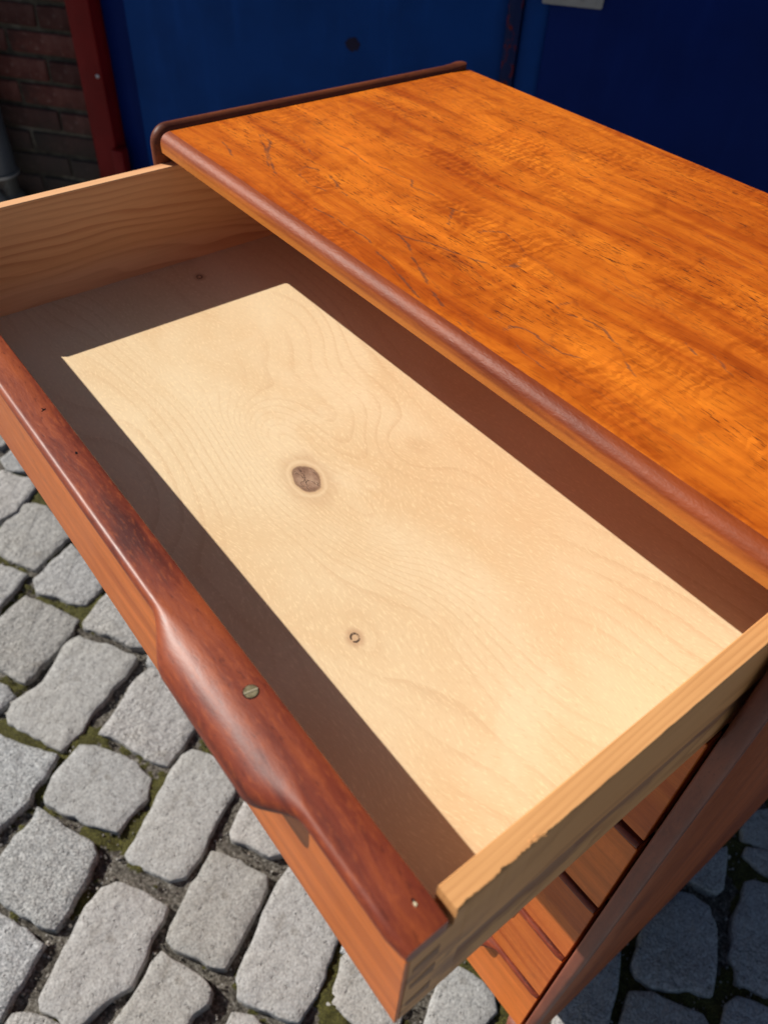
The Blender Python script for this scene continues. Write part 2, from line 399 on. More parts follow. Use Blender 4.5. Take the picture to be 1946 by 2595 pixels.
def paint(name, c, rough=0.4, rust=0.0, rustcol=(0.11, 0.012, 0.010), vary=0.15, spec=0.5):
    m = Mt(name)
    n1 = m.noise(m.P, 4, 4, 0.6); n2 = m.noise(m.mp(m.P, (1, 1, 0.18)), 18, 3, 0.6)
    col = m.mix(m.rg(n1, 0.35, 0.7, 0.0, vary*3), c, tuple(x*0.55 for x in c))
    col = m.mix(m.rg(n2, 0.5, 0.8, 0.0, vary*2), col, tuple(min(1, x*1.5+0.004) for x in c))
    if rust > 0:
        r = m.rg(m.noise(m.mp(m.P, (1, 1, 0.45)), 30, 4, 0.65), 0.62-rust*0.2, 0.68-rust*0.2)
        col = m.mix(r, col, rustcol)
    return m.out(col, m.ma('ADD', rough, m.ma('MULTIPLY', m.ma('SUBTRACT', n1, 0.5), 0.2)), spec, m.bump(m.noise(m.P, 45, 3, 0.6), 0.12, 0.002))

TEAK_TOP = teak('figured teak veneer', 0, spec=0.22, vein=0.3)
TEAK_FRONT = teak('plain teak veneer', 0, (0.56, 0.150, 0.028), (0.45, 0.105, 0.020), (0.32, 0.064, 0.013), 0.18, 0.42, 0.22, 3.3, 0.3)
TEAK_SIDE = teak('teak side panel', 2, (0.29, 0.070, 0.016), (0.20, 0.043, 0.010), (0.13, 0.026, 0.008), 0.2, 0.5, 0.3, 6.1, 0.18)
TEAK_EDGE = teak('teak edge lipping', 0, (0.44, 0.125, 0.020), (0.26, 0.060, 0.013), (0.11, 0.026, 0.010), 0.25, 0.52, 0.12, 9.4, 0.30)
DARK_EDGE = redwood('dark teak edge', (0.105, 0.027, 0.012), (0.20, 0.056, 0.018), (0.055, 0.014, 0.008), 0.48, 2.0, 1, 0.16)
DARK_EDGE_Z = redwood('dark teak edge upright', (0.15, 0.045, 0.028), (0.24, 0.080, 0.045), (0.09, 0.027, 0.018), 0.5, 5.0, 2)
REDW = redwood('red brown handle wood')
PINE_IN = pine('pine drawer side', (0.77, 0.44, 0.225), (0.50, 0.20, 0.09), 1, 95.0, 0.0, 0.6)
PINE_R = pine('worn pine drawer side', (0.66, 0.34, 0.130), (0.40, 0.165, 0.055), 1, 300.0, 4.0, 0.75, 0.8, 0)
BIRCH = birch()
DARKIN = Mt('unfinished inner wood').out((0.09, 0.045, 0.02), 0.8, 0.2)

def brass():
    m = Mt('aged brass')
    n1 = m.noise(m.P, 500, 3, 0.6)
    return m.out(m.ramp(n1, [(0.3, (0.20, 0.15, 0.07)), (0.7, (0.50, 0.42, 0.24))]), 0.38, 0.5, m.bump(n1, 0.2, 0.0003), metal=0.85)
BRASS = brass()

# ------------------------------------------------------------------ paving
GND = tag(link('ground', mesh('ground', [(-60, -60, -0.035), (60, -60, -0.035), (60, 60, -0.035), (-60, 60, -0.035)], [(0, 1, 2, 3)]),
     granite('far paving stone', (0.16, 0.155, 0.145), (0.26, 0.25, 0.24), 2.0)), kind='structure')

SETTS = [[[-1.203,-0.116],[-1.143,-0.098],[-1.1,-0.096],[-1.092,-0.12],[-1.149,-0.147]],
[[-1.042,-0.129],[-1.061,-0.096],[-1.035,-0.072],[-0.997,-0.066],[-0.963,-0.096],[-0.996,-0.127]],
[[-0.973,-0.193],[-0.997,-0.141],[-0.951,-0.118],[-0.917,-0.095],[-0.888,-0.097],[-0.869,-0.119],[-0.854,-0.141],[-0.829,-0.165],[-0.824,-0.209],[-0.877,-0.237]],
[[-0.792,-0.22],[-0.813,-0.182],[-0.841,-0.146],[-0.832,-0.121],[-0.802,-0.103],[-0.733,-0.091],[-0.673,-0.097],[-0.642,-0.16],[-0.622,-0.198],[-0.662,-0.224],[-0.718,-0.246],[-0.761,-0.242]],
[[-0.72,-0.3],[-0.677,-0.26],[-0.614,-0.223],[-0.592,-0.251],[-0.566,-0.29],[-0.543,-0.313],[-0.613,-0.336]],
[[-0.588,-0.211],[-0.608,-0.174],[-0.639,-0.103],[-0.566,-0.085],[-0.48,-0.099],[-0.453,-0.147],[-0.472,-0.17],[-0.513,-0.189],[-0.549,-0.219]],
[[-0.495,-0.363],[-0.521,-0.315],[-0.547,-0.248],[-0.464,-0.2],[-0.419,-0.18],[-0.389,-0.217],[-0.37,-0.258],[-0.334,-0.33],[-0.396,-0.358],[-0.452,-0.383]],
[[-0.407,-0.171],[-0.433,-0.128],[-0.454,-0.089],[-0.398,-0.056],[-0.329,-0.064],[-0.275,-0.097],[-0.292,-0.117],[-0.347,-0.138],[-0.389,-0.175]],
[[-0.421,-0.406],[-0.359,-0.371],[-0.315,-0.359],[-0.303,-0.391],[-0.299,-0.437],[-0.378,-0.456]],
[[-0.281,-0.384],[-0.299,-0.362],[-0.308,-0.302],[-0.331,-0.27],[-0.372,-0.227],[-0.37,-0.197],[-0.298,-0.146],[-0.252,-0.122],[-0.223,-0.16],[-0.206,-0.211],[-0.183,-0.251],[-0.161,-0.279],[-0.145,-0.329],[-0.215,-0.362],[-0.259,-0.388]],
[[-0.132,-0.256],[-0.154,-0.212],[-0.208,-0.14],[-0.212,-0.1],[-0.143,-0.075],[-0.036,-0.098],[-0.012,-0.144],[0.004,-0.181],[-0.018,-0.199],[-0.062,-0.216],[-0.111,-0.238]],
[[-0.298,-0.452],[-0.243,-0.412],[-0.198,-0.389],[-0.137,-0.344],[-0.108,-0.373],[-0.101,-0.405],[-0.08,-0.416],[-0.066,-0.468],[-0.057,-0.493],[-0.152,-0.526]],
[[-0.066,-0.387],[-0.095,-0.361],[-0.126,-0.297],[-0.094,-0.265],[-0.033,-0.23],[0.013,-0.221],[0.042,-0.247],[0.05,-0.275],[0.069,-0.311],[0.049,-0.328],[0.001,-0.359],[-0.054,-0.391]],
[[-0.002,-0.496],[-0.024,-0.459],[-0.036,-0.424],[-0.053,-0.409],[-0.022,-0.396],[0.01,-0.386],[0.065,-0.358],[0.086,-0.364],[0.111,-0.389],[0.132,-0.419],[0.153,-0.447],[0.159,-0.462],[0.135,-0.483],[0.09,-0.503],[0.06,-0.518],[0.025,-0.516]],
[[0.032,-0.571],[0.087,-0.527],[0.123,-0.51],[0.173,-0.49],[0.186,-0.513],[0.204,-0.537],[0.22,-0.561],[0.233,-0.578],[0.186,-0.62]],
[[0.243,-0.52],[0.232,-0.501],[0.199,-0.46],[0.183,-0.435],[0.16,-0.41],[0.15,-0.378],[0.154,-0.352],[0.187,-0.329],[0.241,-0.302],[0.256,-0.318],[0.269,-0.344],[0.287,-0.366],[0.31,-0.401],[0.309,-0.426],[0.309,-0.459],[0.316,-0.481],[0.309,-0.498],[0.284,-0.507],[0.26,-0.522]],
[[0.117,-0.316],[0.103,-0.289],[0.073,-0.244],[0.033,-0.193],[0.012,-0.153],[0.01,-0.129],[0.046,-0.102],[0.115,-0.089],[0.133,-0.109],[0.155,-0.154],[0.177,-0.185],[0.198,-0.215],[0.212,-0.249],[0.201,-0.273],[0.17,-0.292],[0.134,-0.315]],
[[0.347,-0.441],[0.333,-0.399],[0.308,-0.36],[0.304,-0.34],[0.337,-0.326],[0.368,-0.31],[0.395,-0.306],[0.409,-0.317],[0.407,-0.343],[0.417,-0.363],[0.421,-0.391],[0.386,-0.436]],
[[0.287,-0.32],[0.271,-0.303],[0.258,-0.28],[0.238,-0.249],[0.209,-0.197],[0.223,-0.183],[0.249,-0.165],[0.299,-0.142],[0.317,-0.153],[0.333,-0.181],[0.349,-0.212],[0.368,-0.243],[0.381,-0.268],[0.357,-0.288],[0.328,-0.3],[0.307,-0.317]],
[[0.195,-0.147],[0.182,-0.131],[0.16,-0.099],[0.197,-0.078],[0.257,-0.064],[0.289,-0.085],[0.28,-0.098],[0.267,-0.116],[0.227,-0.136],[0.208,-0.153]],
[[0.406,-0.26],[0.386,-0.228],[0.366,-0.193],[0.349,-0.176],[0.325,-0.133],[0.311,-0.1],[0.328,-0.078],[0.42,-0.065],[0.454,-0.096],[0.47,-0.129],[0.493,-0.16],[0.512,-0.202],[0.515,-0.215],[0.49,-0.233],[0.46,-0.253],[0.43,-0.271]],
[[0.525,-0.164],[0.511,-0.137],[0.488,-0.111],[0.482,-0.082],[0.541,-0.06],[0.597,-0.073],[0.61,-0.093],[0.61,-0.12],[0.571,-0.144],[0.543,-0.154]],
[[0.456,-0.305],[0.447,-0.29],[0.468,-0.269],[0.493,-0.263],[0.505,-0.281],[0.482,-0.31]],
[[0.638,-0.059],[0.614,-0.016],[0.609,-0.009],[0.606,0.007],[0.61,0.031],[0.628,0.041],[0.649,0.05],[0.673,0.053],[0.691,0.039],[0.694,-0.002],[0.675,-0.036],[0.648,-0.063]],
[[0.76,0.616],[0.754,0.662],[0.772,0.701],[0.812,0.686],[0.818,0.631],[0.795,0.618],[0.774,0.604]],
[[0.791,0.578],[0.788,0.596],[0.822,0.624],[0.859,0.635],[0.855,0.595],[0.822,0.577]],
[[0.757,0.462],[0.748,0.487],[0.751,0.525],[0.761,0.564],[0.781,0.531],[0.799,0.497],[0.797,0.482],[0.773,0.466]],
[[0.783,0.272],[0.771,0.302],[0.759,0.327],[0.758,0.364],[0.754,0.417],[0.775,0.437],[0.805,0.446],[0.827,0.432],[0.853,0.396],[0.873,0.368],[0.885,0.336],[0.862,0.313],[0.824,0.27],[0.799,0.26]],
[[0.873,0.412],[0.866,0.439],[0.846,0.472],[0.835,0.505],[0.821,0.534],[0.828,0.551],[0.855,0.572],[0.906,0.559],[0.968,0.459],[0.953,0.419],[0.905,0.39],[0.891,0.406]],
[[0.762,0.102],[0.754,0.124],[0.75,0.196],[0.751,0.251],[0.757,0.266],[0.776,0.241],[0.789,0.214],[0.801,0.186],[0.817,0.162],[0.799,0.107],[0.772,0.088]],
[[0.829,0.191],[0.819,0.21],[0.808,0.235],[0.834,0.26],[0.862,0.276],[0.897,0.3],[0.918,0.294],[0.901,0.225],[0.86,0.172]],
[[0.927,0.319],[0.918,0.347],[0.92,0.369],[0.939,0.384],[0.959,0.394],[0.989,0.404],[0.983,0.333],[0.947,0.301]]]

def chaikin(p):
    q = []
    for i in range(len(p)):
        a, b = p[i], p[(i+1) % len(p)]
        q.append((a[0]*0.9+b[0]*0.1, a[1]*0.9+b[1]*0.1)); q.append((a[0]*0.1+b[0]*0.9, a[1]*0.1+b[1]*0.9))
    return q

def sett_mesh(poly, seed, grow=0.0):
    rnd = random.Random(seed)
    n = len(poly)
    cx = sum(p[0] for p in poly)/n; cy = sum(p[1] for p in poly)/n
    # subdivide long edges, roughen, smooth the corners
    pts = []
    for i in range(n):
        a, b = poly[i], poly[(i+1) % n]
        L = math.hypot(b[0]-a[0], b[1]-a[1]); k = max(1, int(L/0.0125))
        for j in range(k):
            t = j/k; pts.append((a[0]+(b[0]-a[0])*t, a[1]+(b[1]-a[1])*t))
    out = []
    for (x, y) in pts:
        v = 0.0052 + mnoise.noise(Vector((x*55+seed, y*55, 1.3)))*0.0045 + mnoise.noise(Vector((x*170+seed, y*170, 2.3)))*0.0022
        d = math.hypot(x-cx, y-cy) or 1
        out.append((x+(x-cx)/d*v, y+(y-cy)/d*v))
    pts = chaikin(out)
    n = len(pts)
    tx, ty = rnd.uniform(-0.025, 0.025), rnd.uniform(-0.025, 0.025)
    rings = [(0.0, -0.045, 1.0), (0.0, -0.0042, 1.0), (0.0010, -0.0014, 1.0), (0.0034, -0.0001, 1.0)]
    vs_, fs = [], []
    def zt(x, y):
        return (x-cx)*tx + (y-cy)*ty + mnoise.noise(Vector((x*26+seed, y*26, 0.2)))*0.0026 + mnoise.noise(Vector((x*70, y*70+seed, 4.2)))*0.0010
    def add(x, y, z): vs_.append((x-cx, y-cy, z))
    for inset, z, s_ in rings:
        for (x, y) in pts:
            d = math.hypot(x-cx, y-cy) or 1
            f = max(0, 1-inset/d)
            X, Y = cx+(x-cx)*f, cy+(y-cy)*f
            add(X, Y, z + (zt(X, Y) if z > -0.04 else 0))
    nr = 4
    for s_ in (0.72, 0.45, 0.2):
        for (x, y) in pts:
            X, Y = cx+(x-cx)*s_, cy+(y-cy)*s_
            add(X, Y, 0.0006+zt(X, Y))
        nr += 1
    for r in range(nr-1):
        for j in range(n):
            k = (j+1) % n
            fs.append((r*n+j, r*n+k, (r+1)*n+k, (r+1)*n+j))
    vs_.append((0, 0, 0.0006+zt(cx, cy)))
    for j in range(n): fs.append(((nr-1)*n+j, (nr-1)*n+(j+1) % n, len(vs_)-1))
    me = bpy.data.meshes.new('sett'); me.from_pydata(vs_, [], fs); me.update()
    for p in me.polygons: p.use_smooth = True
    return me, (cx, cy)

GR = [granite('pale granite', (0.29, 0.29, 0.285), (0.46, 0.455, 0.445), 0.0),
      granite('warm grey granite', (0.32, 0.318, 0.308), (0.42, 0.418, 0.405), 7.0),
      granite('coarse grey granite', (0.24, 0.25, 0.255), (0.50, 0.51, 0.51), 13.0)]
def inside(p, poly):
    c = False; n = len(poly)
    for i in range(n):
        (x1, y1), (x2, y2) = poly[i], poly[i-1]
        if (y1 > p[1]) != (y2 > p[1]) and p[0] < (x2-x1)*(p[1]-y1)/(y2-y1+1e-12)+x1: c = not c
    return c
ALLP = []
warm = {9, 12, 13, 15, 16, 17, 18, 19, 20, 21, 22, 23, 24}
cent = []
for i, poly in enumerate(SETTS):
    me, (cx, cy) = sett_mesh(poly, i*3.7)
    mt = GR[1] if i in warm else (GR[2] if i in (11, 13, 14) else GR[0])
    if i in (13, 14): mt = GR[2]
    o = link('sett', me, mt, GND, (cx, cy, 0.002+random.uniform(-0.002, 0.003)))
    ALLP.append(poly); cent.append((cx, cy))
# the rest of the paving, rows in the same bond, past the traced stones
ca, sa = math.cos(math.radians(34)), math.sin(math.radians(34))
variants = []
for k in range(8):
    rr = random.Random(k)
    w, l = rr.uniform(0.118, 0.135), rr.uniform(0.15, 0.185)
    q = [(-w/2, -l/2), (0, -l/2-0.004), (w/2, -l/2), (w/2+0.004, 0), (w/2, l/2), (0, l/2+0.003), (-w/2, l/2), (-w/2-0.003, 0)]
    q = [(x+rr.uniform(-0.007, 0.007), y+rr.uniform(-0.007, 0.007)) for x, y in q]
    q = [(x*0.9 if (abs(x) > 0.04 and abs(y) > 0.05) else x, y) for x, y in q]
    variants.append((sett_mesh(q, 100+k*5)[0], w, l))
n_extra = 0; far_v, far_f = [], []
poss = []
for i in range(-26, 27):
    u = i*0.150; v = -4.0 + random.uniform(0, 0.19)
    while v < 4.0:
        X, Y = 0.3+u*ca - v*sa, u*sa + v*ca
        poss.append((math.hypot(X-0.3, Y-0.1), X+random.uniform(-0.005, 0.005), Y, random.randrange(8)))
        v += 0.195
poss.sort()
for d, X, Y, k in poss:
    # skip stones that would overlap a traced one
    bad = False
    for c_, poly in zip(cent, ALLP):
        if abs(c_[0]-X) < 0.3 and abs(c_[1]-Y) < 0.3:
            if math.hypot(c_[0]-X, c_[1]-Y) < 0.135: bad = True; break
            hw = 0.058; hl = 0.082
            for a in (-1, 0, 1):
                for b in (-1, 0, 1):
                    if inside((X+a*hw*ca-b*hl*sa, Y+a*hw*sa+b*hl*ca), poly): bad = True
            if bad: break
    if bad: continue
    if Y*0.777 - X*0.629 > 1.66: continue        # behind the brick wall
    ang = math.radians(34) + random.uniform(-0.05, 0.05)
    if n_extra < 250:
        me = variants[k][0]
        if not me.materials: me.materials.append(GR[k % 3])
        o = link('sett', me, None, GND, (X, Y, random.uniform(-0.003, 0.003)))
        o.rotation_euler = (0, 0, ang); n_extra += 1
    else:
        me = variants[k][0]; n0 = len(far_v); c_, s_ = math.cos(ang), math.sin(ang)
        z0 = random.uniform(-0.003, 0.003)
        far_v += [(X+v.co.x*c_-v.co.y*s_, Y+v.co.x*s_+v.co.y*c_, v.co.z+z0) for v in me.vertices]
        far_f += [tuple(n0+j for j in p.vertices) for p in me.polygons]
if far_v:
    me = bpy.data.meshes.new('distant_setts'); me.from_pydata(far_v, [], far_f); me.update()
    o = link('distant_setts', me, GR[0], GND, smooth=True); o['kind'] = 'stuff'

# gritty joints with moss: a displaced sheet just under the stone tops
def grid_sheet(x0, x1, y0, y1, step):
    nx, ny = int((x1-x0)/step), int((y1-y0)/step)
    xs, ys = np.linspace(x0, x1, nx), np.linspace(y0, y1, ny)
    rs = np.random.RandomState(3)
    def vn(freq, sd):
        r = np.random.RandomState(sd); gx, gy = int((x1-x0)*freq)+3, int((y1-y0)*freq)+3
        g = r.rand(gx, gy)
        fx = (xs-x0)*freq; fy = (ys-y0)*freq
        ix, iy = fx.astype(int), fy.astype(int); tx, ty = fx-ix, fy-iy
        tx = tx*tx*(3-2*tx); ty = ty*ty*(3-2*ty)
        a = g[np.ix_(ix, iy)]; b = g[np.ix_(ix+1, iy)]; c = g[np.ix_(ix, iy+1)]; d = g[np.ix_(ix+1, iy+1)]
        TX, TY = tx[:, None], ty[None, :]
        return a*(1-TX)*(1-TY)+b*TX*(1-TY)+c*(1-TX)*TY+d*TX*TY
    big = vn(9, 1)*0.6+vn(22, 2)*0.4
    fine = vn(90, 3)*0.6+vn(200, 4)*0.4
    moss = vn(7, 5)*0.62+vn(20, 6)*0.38
    z = -0.0155 + (big-0.5)*0.026 + (fine-0.5)*0.0085
    mk = np.clip((moss-0.525+(fine-0.5)*0.22)/0.06, 0, 1)
    z = z + mk*0.0055*(0.5+fine)
    X, Y = np.meshgrid(xs, ys, indexing='ij')
    co = np.stack([X, Y, z], -1).reshape(-1, 3)
    idx = np.arange(nx*ny).reshape(nx, ny)
    f = np.stack([idx[:-1, :-1], idx[1:, :-1], idx[1:, 1:], idx[:-1, 1:]], -1).reshape(-1, 4)
    me = bpy.data.meshes.new('joint_grit')
    me.vertices.add(len(co)); me.vertices.foreach_set('co', co.ravel().astype(np.float32))
    me.loops.add(f.size); me.loops.foreach_set('vertex_index', f.ravel().astype(np.int32))
    me.polygons.add(len(f)); me.polygons.foreach_set('loop_start', np.arange(0, f.size, 4, dtype=np.int32))
    me.update(calc_edges=True)
    at = me.attributes.new('moss', 'FLOAT', 'POINT'); at.data.foreach_set('value', moss.ravel().astype(np.float32)*0.0+mk.ravel().astype(np.float32))
    return me
JM = joint_mat()
o = link('joint_grit', grid_sheet(-1.5, 1.6, -1.3, 1.6, 0.0058), JM, GND, smooth=True); o['kind'] = 'stuff'
# loose gravel in the joints
gv, gf = [], []
ico = bmesh.new(); bmesh.ops.create_icosphere(ico, subdivisions=1, radius=1.0)
iv = [v.co.copy() for v in ico.verts]; iff = [tuple(v.index for v in f.verts) for f in ico.faces]; ico.free()
rg_ = random.Random(5)
for _ in range(16000):
    x, y = rg_.uniform(-0.75, 1.1), rg_.uniform(-0.75, 0.8)
    s_ = rg_.uniform(0.0009, 0.0026) if rg_.random() < 0.93 else rg_.uniform(0.0025, 0.005)
    n0 = len(gv); ax = Matrix.Rotation(rg_.uniform(0, 6), 3, 'Z') @ Matrix.Rotation(rg_.uniform(0, 6), 3, 'X')
    q = Vector((rg_.uniform(0.7, 1.3), 1, rg_.uniform(0.6, 1)))
    for v in iv: gv.append(ax @ Vector((v.x*q.x*s_, v.y*s_, v.z*q.z*s_)) + Vector((x, y, -0.0105+rg_.uniform(-0.003, 0.004))))
    gf += [tuple(n0+j for j in f) for f in iff]
def gravel_mat():
    m = Mt('loose quartz gravel'); g = m.noise(m.P, 130, 2, 0.6)
    return m.out(m.ramp(g, [(0.36, (0.06, 0.052, 0.042)), (0.48, (0.17, 0.155, 0.13)), (0.58, (0.40, 0.385, 0.36)), (0.64, (0.55, 0.55, 0.53)), (0.70, (0.30, 0.17, 0.09))]), 0.45, 0.5)
me = bpy.data.meshes.new('gravel'); me.from_pydata(gv, [], gf); me.update()
o = link('gravel', me, gravel_mat(), GND); o['kind'] = 'stuff'
# bits of straw and a twig lying on the paving
def stick(name, p0, p1, r, mat, parent):
    a, b = Vector(p0), Vector(p1); d = (b-a).normalized(); s_ = d.orthogonal().normalized(); t = d.cross(s_)
    secs = []
    for k in range(6):
        c = a.lerp(b, k/5) + s_*math.sin(k*1.3)*r*0.6; rr = r*(1-0.5*k/5)
        secs.append([c+(s_*math.cos(q*math.pi/3)+t*math.sin(q*math.pi/3))*rr for q in range(6)])
    v_, f_ = loft(secs); return link(name, mesh(name, v_, f_), mat, parent, smooth=True)
STRAW = Mt('dry straw').out((0.36, 0.27, 0.15), 0.7, 0.3)
GX = lambda q: q

# ------------------------------------------------------------------ the building behind
NW = Vector((0.62932, -0.77715, 0)); UW = Vector((0.77715, 0.62932, 0)); OW = -1.72   # wall normal, wall direction
WM = Matrix.Identity(4)
for i in range(3): WM[i][0] = UW[i]; WM[i][1] = -NW[i]; WM[i][2] = (0, 0, 1)[i]; WM[i][3] = (NW*OW)[i]
def wallroot(name, loc_u=0.0):
    o = bpy.data.objects.new(name, None); COL.objects.link(o); o.matrix_world = WM @ Matrix.Translation((loc_u, 0, 0)); return o
# wall coordinates: x = along the wall (u), y = depth into the wall, z = up from the paving
BR, MO = brick_mat(), mortar_mat()
BLUE = paint('blue door paint', (0.0020, 0.042, 0.200), 0.5, 0.0, vary=0.16, spec=0.10)
BLUE2 = paint('darker blue door paint', (0.0010, 0.014, 0.115), 0.5, 0.0, vary=0.12, spec=0.08)
BLUEC = paint('chipped blue paint over red lead', (0.004, 0.014, 0.070), 0.45, 0.55, (0.12, 0.008, 0.006), spec=0.15)
RED = paint('dark red frame paint', (0.17, 0.006, 0.006), 0.40, 0.0, vary=0.25, spec=0.15)
wall = wallroot('brick_wall', -1.7); tag(wall, 'weathered red brick wall with pale mortar left of the blue doors', 'wall')
off = -1.7
def wbox(name, u0, u1, y0, y1, z0, z1, mat, parent, o_=0.0, r=0.002):
    return box(name, u0-o_, u1-o_, y0, y1, z0, z1, mat, parent, r)
wbox('mortar', -3.2, -1.125, 0.012, 0.36, 0, 3.4, MO, wall, off, 0)
bms = []
for k in range(6):
    rr = random.Random(40+k); L = 0.238 if k < 4 else 0.113
    bm = box_bm(-L/2, L/2, -0.055, 0.055, -0.0315, 0.0315, 0.005, 2)
    for v in bm.verts:
        v.co += Vector((mnoise.noise(v.co*30+Vector((k*9, 0, 0)))*0.004, mnoise.noise(v.co*25+Vector((0, k*7, 0)))*0.004, mnoise.noise(v.co*35+Vector((0, 0, k*5)))*0.004))
    me = bpy.data.meshes.new('brick'); bm.to_mesh(me); bm.free(); me.materials.append(BR)
    for p in me.polygons: p.use_smooth = True
    bms.append(me)
upv, upf = [], []
rb = random.Random(12)
for c_ in range(0, 44):
    z = 0.038 + c_*0.0775 + 0.009
    u = -1.132
    first = True
    while u > -3.15:
        head = (c_ % 2 == 1) and first
        L = 0.113 if head else 0.238
        if c_ % 4 == 3 and not head and rb.random() < 0.3: L = 0.113
        me = bms[rb.randrange(4)] if L > 0.2 else bms[4+rb.randrange(2)]
        uc = u - L/2
        yy = 0.055+rb.uniform(-0.003, 0.003)
        if uc > -2.2 and z < 1.75:
            o = link('brick', me, None, wall, (uc-off, yy, z)); o.rotation_euler = (0, 0, rb.uniform(-0.008, 0.008))
        else:
            n0 = len(upv); upv += [(v.co.x+uc-off, v.co.y+yy, v.co.z+z) for v in me.vertices]
            upf += [tuple(n0+j for j in p.vertices) for p in me.polygons]
        u -= L + 0.013; first = False
me = bpy.data.meshes.new('upper_bricks'); me.from_pydata(upv, [], upf); me.update()
o = link('upper_bricks', me, BR, wall, smooth=True); o['kind'] = 'stuff'

fr = wallroot('door_frame', -1.08); tag(fr, 'dark red steel door frame post against the brick wall', 'door frame')
f0 = -1.08
wbox('post', -1.128, -1.046, -0.030, 0.10, 0, 3.1, RED, fr, f0, 0.010)
wbox('foot_bracket', -1.060, -1.018, -0.045, 0.004, 0.20, 0.385, RED, fr, f0, 0.010)
wbox('post', 1.60, 1.694, -0.030, 0.10, 0, 3.1, RED, fr, f0, 0.010)
wbox('lintel', -1.046, 1.60, -0.030, 0.10, 3.0, 3.1, RED, fr, f0, 0.004)
bm = bmesh.new(); bmesh.ops.create_uvsphere(bm, u_segments=12, v_segments=6, radius=0.006)
for v in bm.verts: v.co = Vector((v.co.x-1.062-f0, v.co.y*0.6-0.031, v.co.z+0.605))
bm_obj('rivet', bm, Mt('bare steel').out((0.45, 0.42, 0.42), 0.4, 0.5), fr)

ld = wallroot('metal_door', -0.4); tag(ld, 'left blue steel door leaf with a folded edge and a small rust spot', 'door')
f0 = -0.4
wbox('leaf', -0.96, 0.2285, 0.020, 0.06, 0.04, 3.0, BLUE, ld, f0, 0.004)
wbox('edge_fold', -1.044, -0.962, 0.034, 0.06, 0.04, 3.0, BLUE2, ld, f0, 0.004)
wbox('meeting_edge', 0.190, 0.2285, 0.004, 0.0195, 0.04, 3.0, BLUEC, ld, f0, 0.004)
RUST = Mt('rust spot').out((0.018, 0.014, 0.035), 0.8, 0.2)
bm = bmesh.new(); bmesh.ops.create_circle(bm, cap_ends=True, segments=18, radius=0.022)
for v in bm.verts: v.co = Vector((v.co.x*(1+0.4*mnoise.noise(v.co*90))-0.247-f0, 0.0185, v.co.y*0.8*(1+0.6*mnoise.noise(v.co*120))+0.765))
r_ = bmesh.ops.extrude_face_region(bm, geom=bm.faces[:]); 
bmesh.ops.translate(bm, verts=[v for v in r_['geom'] if isinstance(v, bmesh.types.BMVert)], vec=(0, 0.003, 0))
bm_obj('rust_spot', bm, RUST, ld)
bk = wallroot('door_gap_backing', 0.2); bk['kind'] = 'structure'
wbox('dark_backing', -1.12, 1.7, 0.12, 0.14, 0, 3.1, MO, bk, 0.2, 0)  # added unseen sheet, keeps sky light out of the gap between the leaves
rd = wallroot('metal_door', 0.9); tag(rd, 'right blue steel door leaf carrying a grey metal plate', 'door')
f0 = 0.9
wbox('leaf', 0.300, 1.595, 0.010, 0.05, 0.04, 3.0, BLUE2, rd, f0, 0.004)
wbox('edge_fold', 0.2315, 0.302, 0.022, 0.05, 0.04, 3.0, BLUE, rd, f0, 0.005)
GREY = paint('dull grey plate', (0.30, 0.29, 0.28), 0.5, 0.0, vary=0.12)
pl = wbox('lock_plate', 0.277, 0.437, -0.001, 0.009, 0.921, 1.20, GREY, rd, f0, 0.006)
STEEL = Mt('plate screw').out((0.34, 0.33, 0.32), 0.4, 0.5, metal=0.5)
for (u, z) in ((0.292, 0.934), (0.333, 0.936), (0.382, 0.936), (0.424, 0.936), (0.424, 1.18), (0.292, 1.18)):
    bm = bmesh.new(); bmesh.ops.create_cone(bm, cap_ends=True, segments=14, radius1=0.0050, radius2=0.0036, depth=0.003)
    for v in bm.verts: v.co = Vector((v.co.x+u-f0, -v.co.z-0.002, v.co.y+z))
    s_ = bm_obj('screw', bm, STEEL, pl)
wall2 = wallroot('brick_wall', 2.5); tag(wall2, 'brick wall to the right of the blue doors, past the second red post', 'wall')
wbox('mortar', 1.70, 4.2, 0.012, 0.36, 0, 3.4, MO, wall2, 2.5, 0)
uv_, uf_ = [], []
for c_ in range(44):
    z = 0.047 + c_*0.0775; u = 1.705 + (0.12 if c_ % 2 else 0)
    while u < 4.1:
        me = bms[rb.randrange(4)]; uc = u+0.119; n0 = len(uv_)
        uv_ += [(v.co.x+uc-2.5, v.co.y+0.055, v.co.z+z) for v in me.vertices]; uf_ += [tuple(n0+j for j in p.vertices) for p in me.polygons]
        u += 0.251
me = bpy.data.meshes.new('bricks'); me.from_pydata(uv_, [], uf_); me.update()
o = link('bricks', me, BR, wall2, smooth=True); o['kind'] = 'stuff'
lt = wallroot('brick_band', 0.3); tag(lt, 'plain brick band above the blue doors', 'wall')
wbox('band', -1.128, 1.70, 0.0, 0.36, 3.1, 3.4, BR, lt, 0.3, 0.002)

